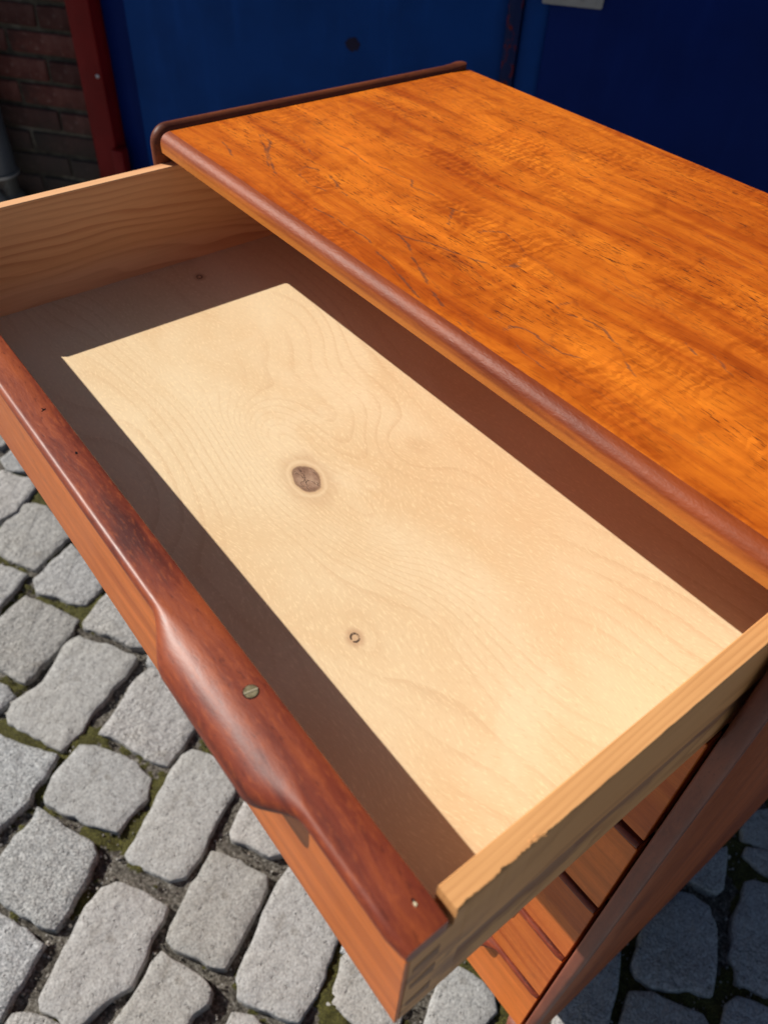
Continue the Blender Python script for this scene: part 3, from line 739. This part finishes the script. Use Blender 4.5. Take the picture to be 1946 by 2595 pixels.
# downpipe at the left
PIPE = paint('grey zinc', (0.075, 0.080, 0.09), 0.45, 0.0, vary=0.25)
CAST = paint('dirty cast iron', (0.10, 0.092, 0.078), 0.5, 0.2, (0.06, 0.04, 0.03), vary=0.3)
dp = wallroot('downpipe', -1.485); tag(dp, 'grey downpipe ending in a domed cast iron foot by the brick wall', 'downpipe')
def tube(name, prof, mat, parent, cx=0.0, cy=0.0, seg=32, cap=True):
    secs = [[(cx+r*math.cos(2*math.pi*k/seg), cy+r*math.sin(2*math.pi*k/seg), z) for k in range(seg)] for r, z in prof]
    v_, f_ = loft(secs, True, cap); o = link(name, mesh(name, v_, f_), mat, parent, smooth=True)
    try: o.data.set_sharp_from_angle(angle=math.radians(40))
    except Exception: pass
    return o
tube('pipe', [(0.058, 0.272), (0.060, 0.276), (0.060, 0.35), (0.059, 0.36), (0.059, 3.4)], PIPE, dp, 0, -0.075)
tube('foot', [(0.05, 0.0), (0.070, 0.005), (0.072, 0.16), (0.060, 0.19), (0.050, 0.20), (0.050, 0.268)], CAST, dp, 0, -0.075)
bm = bmesh.new(); bmesh.ops.create_uvsphere(bm, u_segments=32, v_segments=16, radius=1.0)
for v in bm.verts: v.co = Vector((v.co.x*0.062-0.003, v.co.y*0.035-0.145, v.co.z*0.055+0.180))
bm_obj('dome', bm, CAST, dp)
bm = bmesh.new(); bmesh.ops.create_uvsphere(bm, u_segments=20, v_segments=10, radius=1.0)
for v in bm.verts: v.co = Vector((v.co.x*0.024+0.006, v.co.y*0.016-0.178, v.co.z*0.018+0.172))
bm_obj('knob', bm, CAST, dp)
tube('clip', [(0.060, 0.262), (0.066, 0.262), (0.066, 0.270), (0.060, 0.270)], STEEL, dp, 0, -0.075)

# ------------------------------------------------------------------ the chest of drawers (part coordinates: origin at the front left corner of the top)
chest = bpy.data.objects.new('chest_of_drawers', None); COL.objects.link(chest); chest.location = (0.368, 0.21, 0)
tag(chest, 'teak chest of six drawers with a figured orange top, its top drawer pulled open', 'chest of drawers')
LP = Vector((-0.368, -0.21, H))
def part(o):
    o.parent = chest; o.location = LP; return o
D = 0.43; XI0, XI1 = -0.0045, 0.7445
# the dark mineral veins of the veneer, traced as lines on the top (metres from its front left corner)
VEINS = [[1,[[0.034,0.046],[0.06,0.042],[0.088,0.034]]],
[1,[[0.053,0.089],[0.074,0.085],[0.094,0.07],[0.127,0.054],[0.144,0.048]]],
[0.8,[[0.052,0.086],[0.084,0.073],[0.125,0.051]]],
[0.55,[[0.009,0.119],[0.042,0.121],[0.088,0.117],[0.12,0.104],[0.14,0.101]]],
[0.9,[[0.22,0.077],[0.202,0.079],[0.187,0.086],[0.169,0.089],[0.154,0.087],[0.145,0.08],[0.148,0.072],[0.16,0.066],[0.178,0.062],[0.193,0.064],[0.207,0.068]]],
[0.8,[[0.116,0.141],[0.132,0.143],[0.15,0.141],[0.173,0.138]]],
[0.9,[[0.181,0.143],[0.2,0.147],[0.213,0.147],[0.225,0.15],[0.236,0.141],[0.251,0.144],[0.263,0.145]]],
[0.9,[[0.286,0.139],[0.295,0.14],[0.306,0.128],[0.316,0.116]]],
[0.7,[[0.295,0.14],[0.306,0.148]]],
[0.95,[[0.227,0.037],[0.246,0.04],[0.263,0.04],[0.278,0.041],[0.293,0.041],[0.307,0.038],[0.323,0.034],[0.343,0.03],[0.364,0.024],[0.385,0.019],[0.398,0.015]]],
[1,[[0.306,0.069],[0.326,0.063],[0.346,0.052],[0.363,0.044],[0.385,0.035],[0.403,0.027],[0.418,0.024]]],
[1,[[0.31,0.07],[0.323,0.073],[0.334,0.081],[0.348,0.085],[0.362,0.089],[0.376,0.093],[0.388,0.099],[0.399,0.105],[0.404,0.118]]],
[0.8,[[0.342,0.131],[0.342,0.137],[0.353,0.148],[0.375,0.145],[0.391,0.138],[0.4,0.123],[0.4,0.112]]],
[0.55,[[0.451,0.041],[0.445,0.041],[0.441,0.048],[0.445,0.054],[0.452,0.054],[0.454,0.047],[0.451,0.041]]],
[1,[[0.468,0.04],[0.467,0.047],[0.476,0.052],[0.486,0.054],[0.499,0.052],[0.513,0.052],[0.525,0.058],[0.536,0.061]]],
[0.8,[[0.465,0.096],[0.475,0.093],[0.485,0.098],[0.497,0.102],[0.511,0.1],[0.529,0.093]]],
[0.6,[[0.466,0.099],[0.469,0.112],[0.478,0.115],[0.491,0.116],[0.507,0.111]]],
[0.6,[[0.441,0.018],[0.459,0.013],[0.48,0.011],[0.501,0.01]]],
[0.6,[[0.479,0.035],[0.498,0.03],[0.518,0.028],[0.533,0.027]]],
[0.5,[[0.31,0.301],[0.318,0.314],[0.331,0.319]]],
[0.4,[[0.361,0.28],[0.366,0.296]]],
[0.7,[[0.186,0.037],[0.198,0.035],[0.209,0.037]]],
[0.5,[[0.453,0.16],[0.473,0.159],[0.493,0.158]]],
[0.7,[[0.526,0.097],[0.545,0.083],[0.562,0.073]]],
[0.8,[[0.555,0.139],[0.57,0.132]]],
[0.5,[[0.502,0.305],[0.518,0.294]]],
[0.5,[[0.253,0.071],[0.262,0.075]]],
[0.5,[[0.099,0.125],[0.125,0.121],[0.145,0.133]]],
[0.45,[[0.101,0.359],[0.112,0.358]]],
[0.45,[[0.039,0.395],[0.069,0.392],[0.088,0.386]]],
[0.35,[[0.111,0.248],[0.156,0.241],[0.201,0.248],[0.258,0.251]]],
[0.35,[[0.136,0.394],[0.2,0.388],[0.265,0.393]]],
[0.5,[[0.574,0.142],[0.6,0.132]]],
[0.5,[[0.502,0.183],[0.525,0.176],[0.54,0.18]]],
[0.4,[[0.095,0.373],[0.144,0.362],[0.187,0.366]]],
[0.45,[[0.408,0.261],[0.432,0.258],[0.445,0.266]]],
[0.6,[[0.011,0.252],[0.053,0.252],[0.089,0.266]]]]
def top_panel_mesh():
    x0, x1, y0, y1 = XI0, XI1, 0.0125, D
    nx, ny = 720, 402
    xs, ys = np.linspace(x0, x1, nx), np.linspace(y0, y1, ny)
    X, Y = np.meshgrid(xs, ys, indexing='ij'); fld = np.zeros_like(X)
    rs = np.random.RandomState(11)
    for amp, pl in VEINS:
        # resample with a ragged wobble
        pts = []
        for (xa, ya), (xb, yb) in zip(pl, pl[1:]):
            L = math.hypot(xb-xa, yb-ya); k = max(2, int(L/0.0016))
            for j in range(k):
                t = j/k; pts.append((xa+(xb-xa)*t, ya+(yb-ya)*t))
        for i, (x, y) in enumerate(pts):
            w = mnoise.noise(Vector((x*260, y*260, amp*9)))*0.0009; w2 = mnoise.noise(Vector((x*60, y*60, 3+amp)))*0.0018
            st_ = amp*max(0.0, min(1.0, 0.75+1.1*mnoise.noise(Vector((x*75, y*75, 7.0)))))
            if rs.rand() < 0.04: continue
            px, py = x+w*1.5, y+w+w2
            lx, ly = rs.uniform(0.0012, 0.0034), rs.uniform(0.00045, 0.00085)
            i0, i1 = np.searchsorted(xs, [px-0.009, px+0.009]); j0, j1 = np.searchsorted(ys, [py-0.004, py+0.004])
            if i1 <= i0 or j1 <= j0: continue
            d = ((X[i0:i1, j0:j1]-px)/lx)**2+((Y[i0:i1, j0:j1]-py)/ly)**2
            fld[i0:i1, j0:j1] = np.maximum(fld[i0:i1, j0:j1], st_*np.exp(-d))
    co = np.stack([X, Y, np.zeros_like(X)], -1).reshape(-1, 3)
    idx = np.arange(nx*ny).reshape(nx, ny)
    f = np.stack([idx[:-1, :-1], idx[1:, :-1], idx[1:, 1:], idx[:-1, 1:]], -1).reshape(-1, 4)
    n0 = len(co)
    rim = [idx[0, 0], idx[-1, 0], idx[-1, -1], idx[0, -1]]
    low = np.array([(x0, y0, -0.0195), (x1, y0, -0.0195), (x1, y1, -0.0195), (x0, y1, -0.0195)])
    upc = np.array([(x0, y0, 0), (x1, y0, 0), (x1, y1, 0), (x0, y1, 0)], float)
    co = np.vstack([co, upc, low])
    ex = [[n0, n0+4, n0+5, n0+1], [n0+1, n0+5, n0+6, n0+2], [n0+2, n0+6, n0+7, n0+3], [n0+3, n0+7, n0+4, n0], [n0+4, n0+7, n0+6, n0+5]]
    f = np.vstack([f, np.array(ex)])
    me = bpy.data.meshes.new('top_panel')
    me.vertices.add(len(co)); me.vertices.foreach_set('co', co.ravel().astype(np.float32))
    me.loops.add(f.size); me.loops.foreach_set('vertex_index', f.ravel().astype(np.int32))
    me.polygons.add(len(f)); me.polygons.foreach_set('loop_start', np.arange(0, f.size, 4, dtype=np.int32))
    me.update(calc_edges=True)
    at = me.attributes.new('vein', 'FLOAT', 'POINT'); at.data.foreach_set('value', np.concatenate([fld.ravel(), np.zeros(8)]).astype(np.float32))
    return me
# top board: veneered field and rounded front lipping
part(link('top_panel', top_panel_mesh(), TEAK_TOP))
prof = [(0.0123, -0.0198)]
prof += [(0.0, -0.0198+0.0008), (0.0, -0.0115)]
for k in range(1, 11):
    a = math.pi/2*k/10; prof.append((0.0122-0.0122*math.cos(a), -0.0115+0.0115*math.sin(a)+0.00025*(k == 10)))
v_, f_ = loft([[(XI0, y, z) for y, z in prof], [(XI1, y, z) for y, z in prof]])
o = link('top_lipping', mesh('top_lipping', v_, f_), TEAK_EDGE, smooth=True)
try: o.data.set_sharp_from_angle(angle=math.radians(30))
except Exception: pass
part(o)

def side_panel(sign, x_in, thick, name='side_panel'):
    """panel with a rounded front edge and top corner, a bowed outer face, tapering into the legs"""
    R = 0.020; r = thick/2
    secs = []
    # silhouette of the panel in (y,z), counter-clockwise from the front foot
    path = []
    path.append((0.012, -1.13)); path.append((-0.004, -0.90)); path.append((-0.006, -0.6)); path.append((-0.006, -0.3)); path.append((-0.006, -0.06))
    for k in range(0, 9):
        a = math.pi/2*k/8; path.append((-0.006+R-R*math.cos(a), 0.006-R+R*math.sin(a)))
    for t in (0.1, 0.2, 0.3, 0.40): path.append((t, 0.006))
    path.append((D+0.003, 0.006)); path.append((D+0.003, -0.3)); path.append((D+0.003, -0.7)); path.append((D+0.003, -0.93)); path.append((D-0.004, -1.13))
    path.append((D-0.035, -1.13)); path.append((D-0.055, -0.975)); path.append((D-0.075, -0.955)); path.append((0.075, -0.955)); path.append((0.055, -0.975)); path.append((0.042, -1.13))
    n = len(path)
    def bow(z):   # how far the outer face stands out
        return 0.0
    # inner outline and outer outline, with rounded edge rings between
    cy, cz = 0.21, -0.4
    def ring(inset, x):
        out = []
        for i, (y, z) in enumerate(path):
            y0, z0 = path[i-1]; y1, z1 = path[(i+1) % n]
            ty, tz = y1-y0, z1-z0; L = math.hypot(ty, tz) or 1
            ny, nz = tz/L, -ty/L           # pointing inwards for this winding (checked below)
            out.append((x, y+ny*inset, z+nz*inset))
        return out
    rings = [ring(r*0.92, x_in), ring(r*0.38, x_in+sign*r*0.22), ring(r*0.08, x_in+sign*r*0.6), ring(0.0, x_in+sign*r), ring(r*0.08, x_in+sign*r*1.4), ring(r*0.38, x_in+sign*r*1.78), ring(r*0.92, x_in+sign*r*2.0)]
    v_, f_ = [p for q in rings for p in q], []
    for a in range(len(rings)-1):
        for j in range(n):
            k = (j+1) % n; f_.append((a*n+j, a*n+k, (a+1)*n+k, (a+1)*n+j))
    return rings, v_, f_, n
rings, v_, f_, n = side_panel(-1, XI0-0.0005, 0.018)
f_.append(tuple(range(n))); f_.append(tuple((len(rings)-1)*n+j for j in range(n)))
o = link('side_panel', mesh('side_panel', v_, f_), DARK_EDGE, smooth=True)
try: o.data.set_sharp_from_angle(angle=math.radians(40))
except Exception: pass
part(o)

# right side: a core with the bowed outer face built as a lofted horizontal section
def right_panel():
    secs = []
    def xo(z):     # outer x of the bowed face
        pts = [(0.006, 0.767), (-0.1, 0.7685), (-0.4, 0.7700), (-0.75, 0.7672), (-0.90, 0.7640), (-1.13, 0.7575)]
        for (za, xa), (zb, xb) in zip(pts, pts[1:]):
            if z <= za and z >= zb:
                t = (z-za)/(zb-za); return xa+(xb-xa)*t
        return pts[-1][1]
    def sec(z, y0, y1, shrink=0.0):
        X0 = XI1+0.001; X1 = xo(z)
        e0 = min(0.7598, X1-0.002)
        y0 += 0.0016
        p = [(X0, y0+0.004), (X0+0.0012, y0+0.0010), (X0+0.004, y0), (e0-0.006, y0-0.0004), (e0-0.002, y0+0.0008), (e0, y0+0.0035),
             (e0+(X1-e0)*0.45, y0+0.022), (e0+(X1-e0)*0.8, y0+0.05), (X1, y0+0.10), (X1, (y0+y1)/2), (X1, y1-0.03), (X1-0.0006, y1-0.004), (X1-0.004, y1), (X0+0.004, y1), (X0, y1-0.004), (X0, (y0+y1)/2)]
        return [(x, y, z) for x, y in p]
    zs = []
    R = 0.020
    for k in range(7):
        a = math.pi/2*(1-k/6); zs.append((0.006-R+R*math.sin(a), -0.006+R-R*math.cos(a)))
    for z in (-0.06, -0.15, -0.3, -0.45, -0.6, -0.75, -0.85, -0.954): zs.append((z, -0.006 + 0.003*smoothstep(-0.7, -0.95, z)))
    secs = [sec(z, y0, D+0.003) for z, y0 in zs]
    return secs
def panel_edge():
    secs = []; R = 0.020; zs = []
    for k in range(7):
        a = math.pi/2*(1-k/6); zs.append((0.0068-R+R*math.sin(a), -0.0072+R-R*math.cos(a)))
    for z in (-0.06, -0.3, -0.6, -0.8, -0.955): zs.append((z, -0.0072 + 0.003*smoothstep(-0.7, -0.95, z)))
    for z, y0 in zs:
        xe = 0.7606 if z > -0.6 else 0.7606+(z+0.6)*0.0075
        q = [(XI1+0.0008, y0+0.009)]
        for k in range(7):
            a = math.pi/2*k/6; q.append((XI1+0.0008+0.004-0.004*math.cos(a), y0+0.004-0.004*math.sin(a)))
        for k in range(7):
            a = math.pi/2*k/6; q.append((xe-0.0055+0.0055*math.sin(a), y0+0.0045-0.0045*math.cos(a)))
        q.append((xe, y0+0.009))
        secs.append([(x, y, z) for x, y in q])
    return secs
v_, f_ = loft(panel_edge()); o = link('panel_edge', mesh('panel_edge', v_, f_), DARK_EDGE_Z, smooth=True)
try: o.data.set_sharp_from_angle(angle=math.radians(50))
except Exception: pass
part(o)
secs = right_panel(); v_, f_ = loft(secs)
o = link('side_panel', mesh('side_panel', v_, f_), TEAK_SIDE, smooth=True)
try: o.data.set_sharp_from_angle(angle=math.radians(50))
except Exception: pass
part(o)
# legs of the right side (the panel foot runs on into them)
def leg(x0, x1, y0, y1, yb0, yb1, xb0, xb1, mat):
    secs = []
    for k in range(7):
        t = k/6; z = -0.9545-(1.13-0.9545)*t
        a, b = y0+(yb0-y0)*t, y1+(yb1-y1)*t; c, d = x0+(xb0-x0)*t, x1+(xb1-x1)*t
        my, mx, hy, hx = (a+b)/2, (c+d)/2, (b-a)/2, (d-c)/2; q = []
        for j in range(20):
            w = 2*math.pi*j/20; cw, sw = math.cos(w), math.sin(w)
            q.append((mx+hx*math.copysign(abs(cw)**0.45, cw), my+hy*math.copysign(abs(sw)**0.45, sw), z))
        secs.append(q)
    v_, f_ = loft(secs); o = link('leg', mesh('leg', v_, f_), mat, smooth=True); return part(o)
leg(0.720, 0.7615, -0.003, 0.055, 0.010, 0.038, 0.728, 0.7575, DARK_EDGE_Z)
leg(0.720, 0.7615, D-0.075, D+0.002, D-0.045, D-0.006, 0.728, 0.7575, DARK_EDGE_Z)

# carcass: rails, back, bottom
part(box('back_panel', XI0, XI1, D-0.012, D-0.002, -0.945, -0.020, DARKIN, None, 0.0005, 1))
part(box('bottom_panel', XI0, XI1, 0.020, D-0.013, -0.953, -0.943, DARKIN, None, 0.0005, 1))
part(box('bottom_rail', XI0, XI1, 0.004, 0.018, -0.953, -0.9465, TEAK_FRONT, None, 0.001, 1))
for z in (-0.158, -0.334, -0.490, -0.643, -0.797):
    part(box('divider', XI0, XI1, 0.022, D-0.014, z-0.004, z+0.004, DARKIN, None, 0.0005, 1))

# --- handle strip: a moulded lipping on the top edge of every drawer front, swelling into two finger grips
def strip_mesh(name, x0, x1, y_in, y_front, z_top, bulge=1.0):
    xs = []
    x = x0
    cs = (0.139, 0.5965)
    while x < x1-1e-6:
        xs.append(x); near = min(abs(x-c) for c in cs); x += 0.0022 if near < 0.085 else 0.012
    xs.append(x1)
    secs = []
    for x in xs:
        g = max(smoothstep(0.084, 0.036, abs(x-c)) if abs(x-c) < 0.084 else 0.0 for c in cs)
        g = g*bulge
        gs = max(1-smoothstep(0.040, 0.076, abs(x-c)) for c in cs)*bulge
        e = 0.0
        if x < x0+0.003: e = (x0+0.003-x)/0.003
        if x > x1-0.003: e = (x-(x1-0.003))/0.003
        e = 0.0022*e*e
        yf = y_front - 0.0138*gs + e
        zt = z_top - e
        ry = 0.0045 + 0.0215*gs            # depth of the rounding
        rz = 0.0050 + 0.0120*gs            # its height
        ys = yf+ry; zn = zt-rz
        q = [(y_in, zt-0.0135), (y_in, zt-0.0015), (y_in-0.0005, zt-0.0004), (y_in-0.0015, zt)]
        q.append(((y_in+ys)/2-0.0005, zt+0.0))
        for k in range(0, 11):
            a = math.pi/2*k/10; q.append((ys-ry*math.sin(a), zn+rz*math.cos(a)))
        zb = zn-0.0035-0.002*gs
        for k in range(1, 6):
            a = math.pi/2*k/5; q.append((yf+(0.0025)*(1-math.cos(a)), zn-(zn-zb)*math.sin(a)))
        # hollow under the grip, back to the drawer front
        yb = y_front+0.0035
        for k in range(1, 5):
            t = k/4; q.append((yf+0.0025+(yb-yf-0.0025)*t, zb+0.006*gs*math.sin(t*math.pi*0.5)))
        q.append((yb+0.002, zt-0.0135))
        secs.append([(x, y, z) for y, z in q])
    v_, f_ = loft(secs)
    me = mesh(name, v_, f_)
    for p in me.polygons: p.use_smooth = True
    try: me.set_sharp_from_angle(angle=math.radians(32))
    except Exception: pass
    return me

# closed drawers
EDG = [-0.1525, -0.3290, -0.4852, -0.6385, -0.7920, -0.9455]
smesh = strip_mesh('handle_strip', 0.0, 0.7375, 0.022, -0.0012, 0.0)
for i in range(5):
    zt, zb = EDG[i]-0.004, EDG[i+1]+0.0035
    d_ = part(box('drawer', -0.002, 0.7405, 0.0018, 0.020, zb, zt-0.012, TEAK_FRONT, None, 0.0008, 1))
    s_ = link('handle_strip', smesh, REDW, d_, (0.0015, 0, zt))

# --- the open drawer
XL, XR, TW = -0.0058, 0.7415, 0.0125
YF, YI = -0.2690, -0.2486
dr = prism_obj('drawer', [(YF+0.0005, -0.1452), (YI, -0.1452), (YI, -0.0455), (YF+0.0005, -0.0455)], 0, XL+TW+0.0003, XR-TW-0.0003, PINE_IN, None, 0.0004)
part(dr); dr['label'] = 'top drawer pulled open, pale birch bottom in the sun'
dr.rotation_euler = (0.0112, 0, -0.0013)
def sub(o):
    o.parent = dr; return o
sub(box('front_veneer', XL, XR, YF-0.0022, YF+0.0002, -0.1466, -0.0440, TEAK_FRONT, None, 0.0004, 1))
me = strip_mesh('handle_strip', XL+0.0015, XR, YI, YF-0.0050, -0.0318)
sub(link('handle_strip', me, REDW))
# sides: notched at the front under the strip; the near one has a splintered top edge
def drawer_side(x0, x1, mat, rough=False):
    y_b = 0.16; zt, zb = -0.0307, -0.1460
    ys = [YF+0.0006, YI+0.0040]
    prof_top = []
    N = 420
    secs = []
    v_, f_ = [], []
    rr = random.Random(8)
    ylist = [YF+0.0006, -0.256, YI+0.0039, YI+0.0041] + [YI+0.0042+(y_b-YI-0.0042)*k/N for k in range(1, N+1)]
    for y in ylist:
        top = zt if y > YI+0.0040 else -0.0475
        c_in, c_out, d_out = 0.0006, 0.0006, 0.0006
        if rough and y > YI+0.0040:
            a = smoothstep(-0.245, -0.235, y)*(1-smoothstep(-0.205, -0.165, y))
            c_out = 0.0006 + a*max(0, 0.0002+mnoise.noise(Vector((y*260, 1.7, 0)))*0.0011+mnoise.noise(Vector((y*700, 3.7, 0)))*0.0010)
            d_out = 0.0006 + a*max(0, 0.0016+mnoise.noise(Vector((y*220, 9.7, 0)))*0.0022)
            c_out += 0.0004*max(0, mnoise.noise(Vector((y*90, 5, 0)))); d_out += 0.0005*max(0, mnoise.noise(Vector((y*90, 5, 0))))
        if not rough and YI+0.0003 < y: top = zt
        gz = 1.0 if y > -0.235 else 0.0     # runner groove
        q = [(x0, zb), (x0, top-0.0006), (x0+c_in, top), ((x0+x1)/2, top), (x1-c_out, top), (x1-c_out*0.3, top-d_out*0.6), (x1, top-d_out),
             (x1, -0.0975+0.0), (x1-0.0012*gz, -0.1000), (x1-0.0012*gz, -0.1185), (x1, -0.1215), (x1, zb)]
        secs.append([(x, y, z) for x, z in q])
    v_, f_ = loft(secs)
    o = link('drawer_side', mesh('drawer_side', v_, f_), mat, smooth=True)
    try: o.data.set_sharp_from_angle(angle=math.radians(28))
    except Exception: pass
    return sub(o)
drawer_side(XL, XL+TW, PINE_IN)
drawer_side(XR-TW, XR, PINE_R, True)
sub(box('drawer_bottom', XL+TW-0.003, XR-TW+0.003, YI-0.002, 0.158, -0.1430, -0.1380, BIRCH, None, 0.0002, 1))
sub(box('drawer_back', XL+TW, XR-TW, 0.148, 0.158, -0.1378, -0.045, PINE_IN, None, 0.0005, 1))
# dovetail pins of the front, end grain flush with the side
ENDG = pine('end grain', (0.30, 0.15, 0.075), (0.16, 0.07, 0.04), 2, 420.0, 8.0, 0.7, 0.0, 1)
for zc in (-0.068, -0.094, -0.124):
    sub(prism_obj('dovetail_pin', [(YF+0.0035, zc-0.0030), (YI-0.002, zc-0.0062), (YI-0.002, zc+0.0062), (YF+0.0035, zc+0.0030)], 0, XR-0.006, XR+0.00022, ENDG, None))
# countersunk brass screws through the strip and a few dents, their shade drawn as dark discs
def screw(x, y, z, r):
    bm = bmesh.new()
    bmesh.ops.create_cone(bm, cap_ends=True, segments=32, radius1=r, radius2=r*0.94, depth=0.0010)
    bmesh.ops.translate(bm, verts=bm.verts, vec=(x, y, z))
    o = bm_obj('screw_head', bm, BRASS); sub(o)
    return o
def slot(x, y, z, r, ang):
    bm = box_bm(-r*0.94, r*0.94, -0.0004, 0.0004, -0.00015, 0.0002)
    bmesh.ops.rotate(bm, verts=bm.verts, cent=(0, 0, 0), matrix=Matrix.Rotation(ang, 3, 'Z')); bmesh.ops.translate(bm, verts=bm.verts, vec=(x, y, z))
    sub(bm_obj('screw_slot', bm, Mt('bright worn brass').out((0.62, 0.52, 0.34), 0.35, 0.5, metal=0.6)))
def disc(name, x, y, z, r, mat, seg=16, jag=0.0, sx=1.0, sy=1.0, h=0.0002, ang=0.0):
    rr = random.Random(int(x*1e4)); p = []
    for k in range(seg):
        a = 2*math.pi*k/seg; q = r*(1+rr.uniform(-jag, jag)); c_, s_ = q*math.cos(a)*sx, q*math.sin(a)*sy
        p.append((x+c_*math.cos(ang)-s_*math.sin(ang), y+c_*math.sin(ang)+s_*math.cos(ang)))
    v_, f_ = loft([[(a, b, z-0.0006) for a, b in p], [(a, b, z+h) for a, b in p]]); o = link(name, mesh(name, v_, f_), mat); return sub(o)
SHADOW = Mt('hole shade colour').out((0.012, 0.006, 0.008), 0.9, 0.1)  # near-black colour standing in for shade in the recess and dents
disc('recess_shade', 0.6012, -0.2586, -0.0318, 0.0042, SHADOW, 32, 0, h=0.00012)
screw(0.6012, -0.2586, -0.0318+0.00005, 0.0039); slot(0.6012, -0.2586, -0.0318+0.0006, 0.0039, math.radians(80))
disc('dent_shade', 0.3243, -0.2571, -0.0318, 0.0016, SHADOW, 9, 0.5, 1.4, 0.35, ang=0.4)
disc('dent_shade', 0.3250, -0.2571, -0.0318, 0.0012, SHADOW, 9, 0.5, 1.4, 0.35, ang=2.0)
disc('dent_shade', 0.3800, -0.2568, -0.0318, 0.0011, SHADOW, 9, 0.4, 1.3, 0.7)
disc('dent_shade', 0.7270, -0.2563, -0.0318, 0.0008, SHADOW, 9, 0.4, 1.6, 0.7)
FILL = Mt('pale filler').out((0.62, 0.55, 0.36), 0.5, 0.4)
disc('filler', 0.7286, -0.2567, -0.0316, 0.0009, FILL, 9, 0.4, 1.2, 0.8)
# splinters standing off the worn edge
for (y, L_, a) in ((-0.197, 0.0052, 0.5), (-0.2005, 0.0034, -0.2)):
    st_ = stick('splinter', (XR-0.0030, y, -0.0308), (XR+0.0004+0.001*a, y+L_, -0.0310), 0.00045, PINE_R, None); sub(st_)
# a bit of straw and a twig on the setts
tw = stick('twig', (0.8560, 0.2230, 0.006), (0.8900, 0.2000, 0.008), 0.0012, STRAW, None)
tag(tw, 'thin pale twig lying in the joint right of the chest', 'twig')
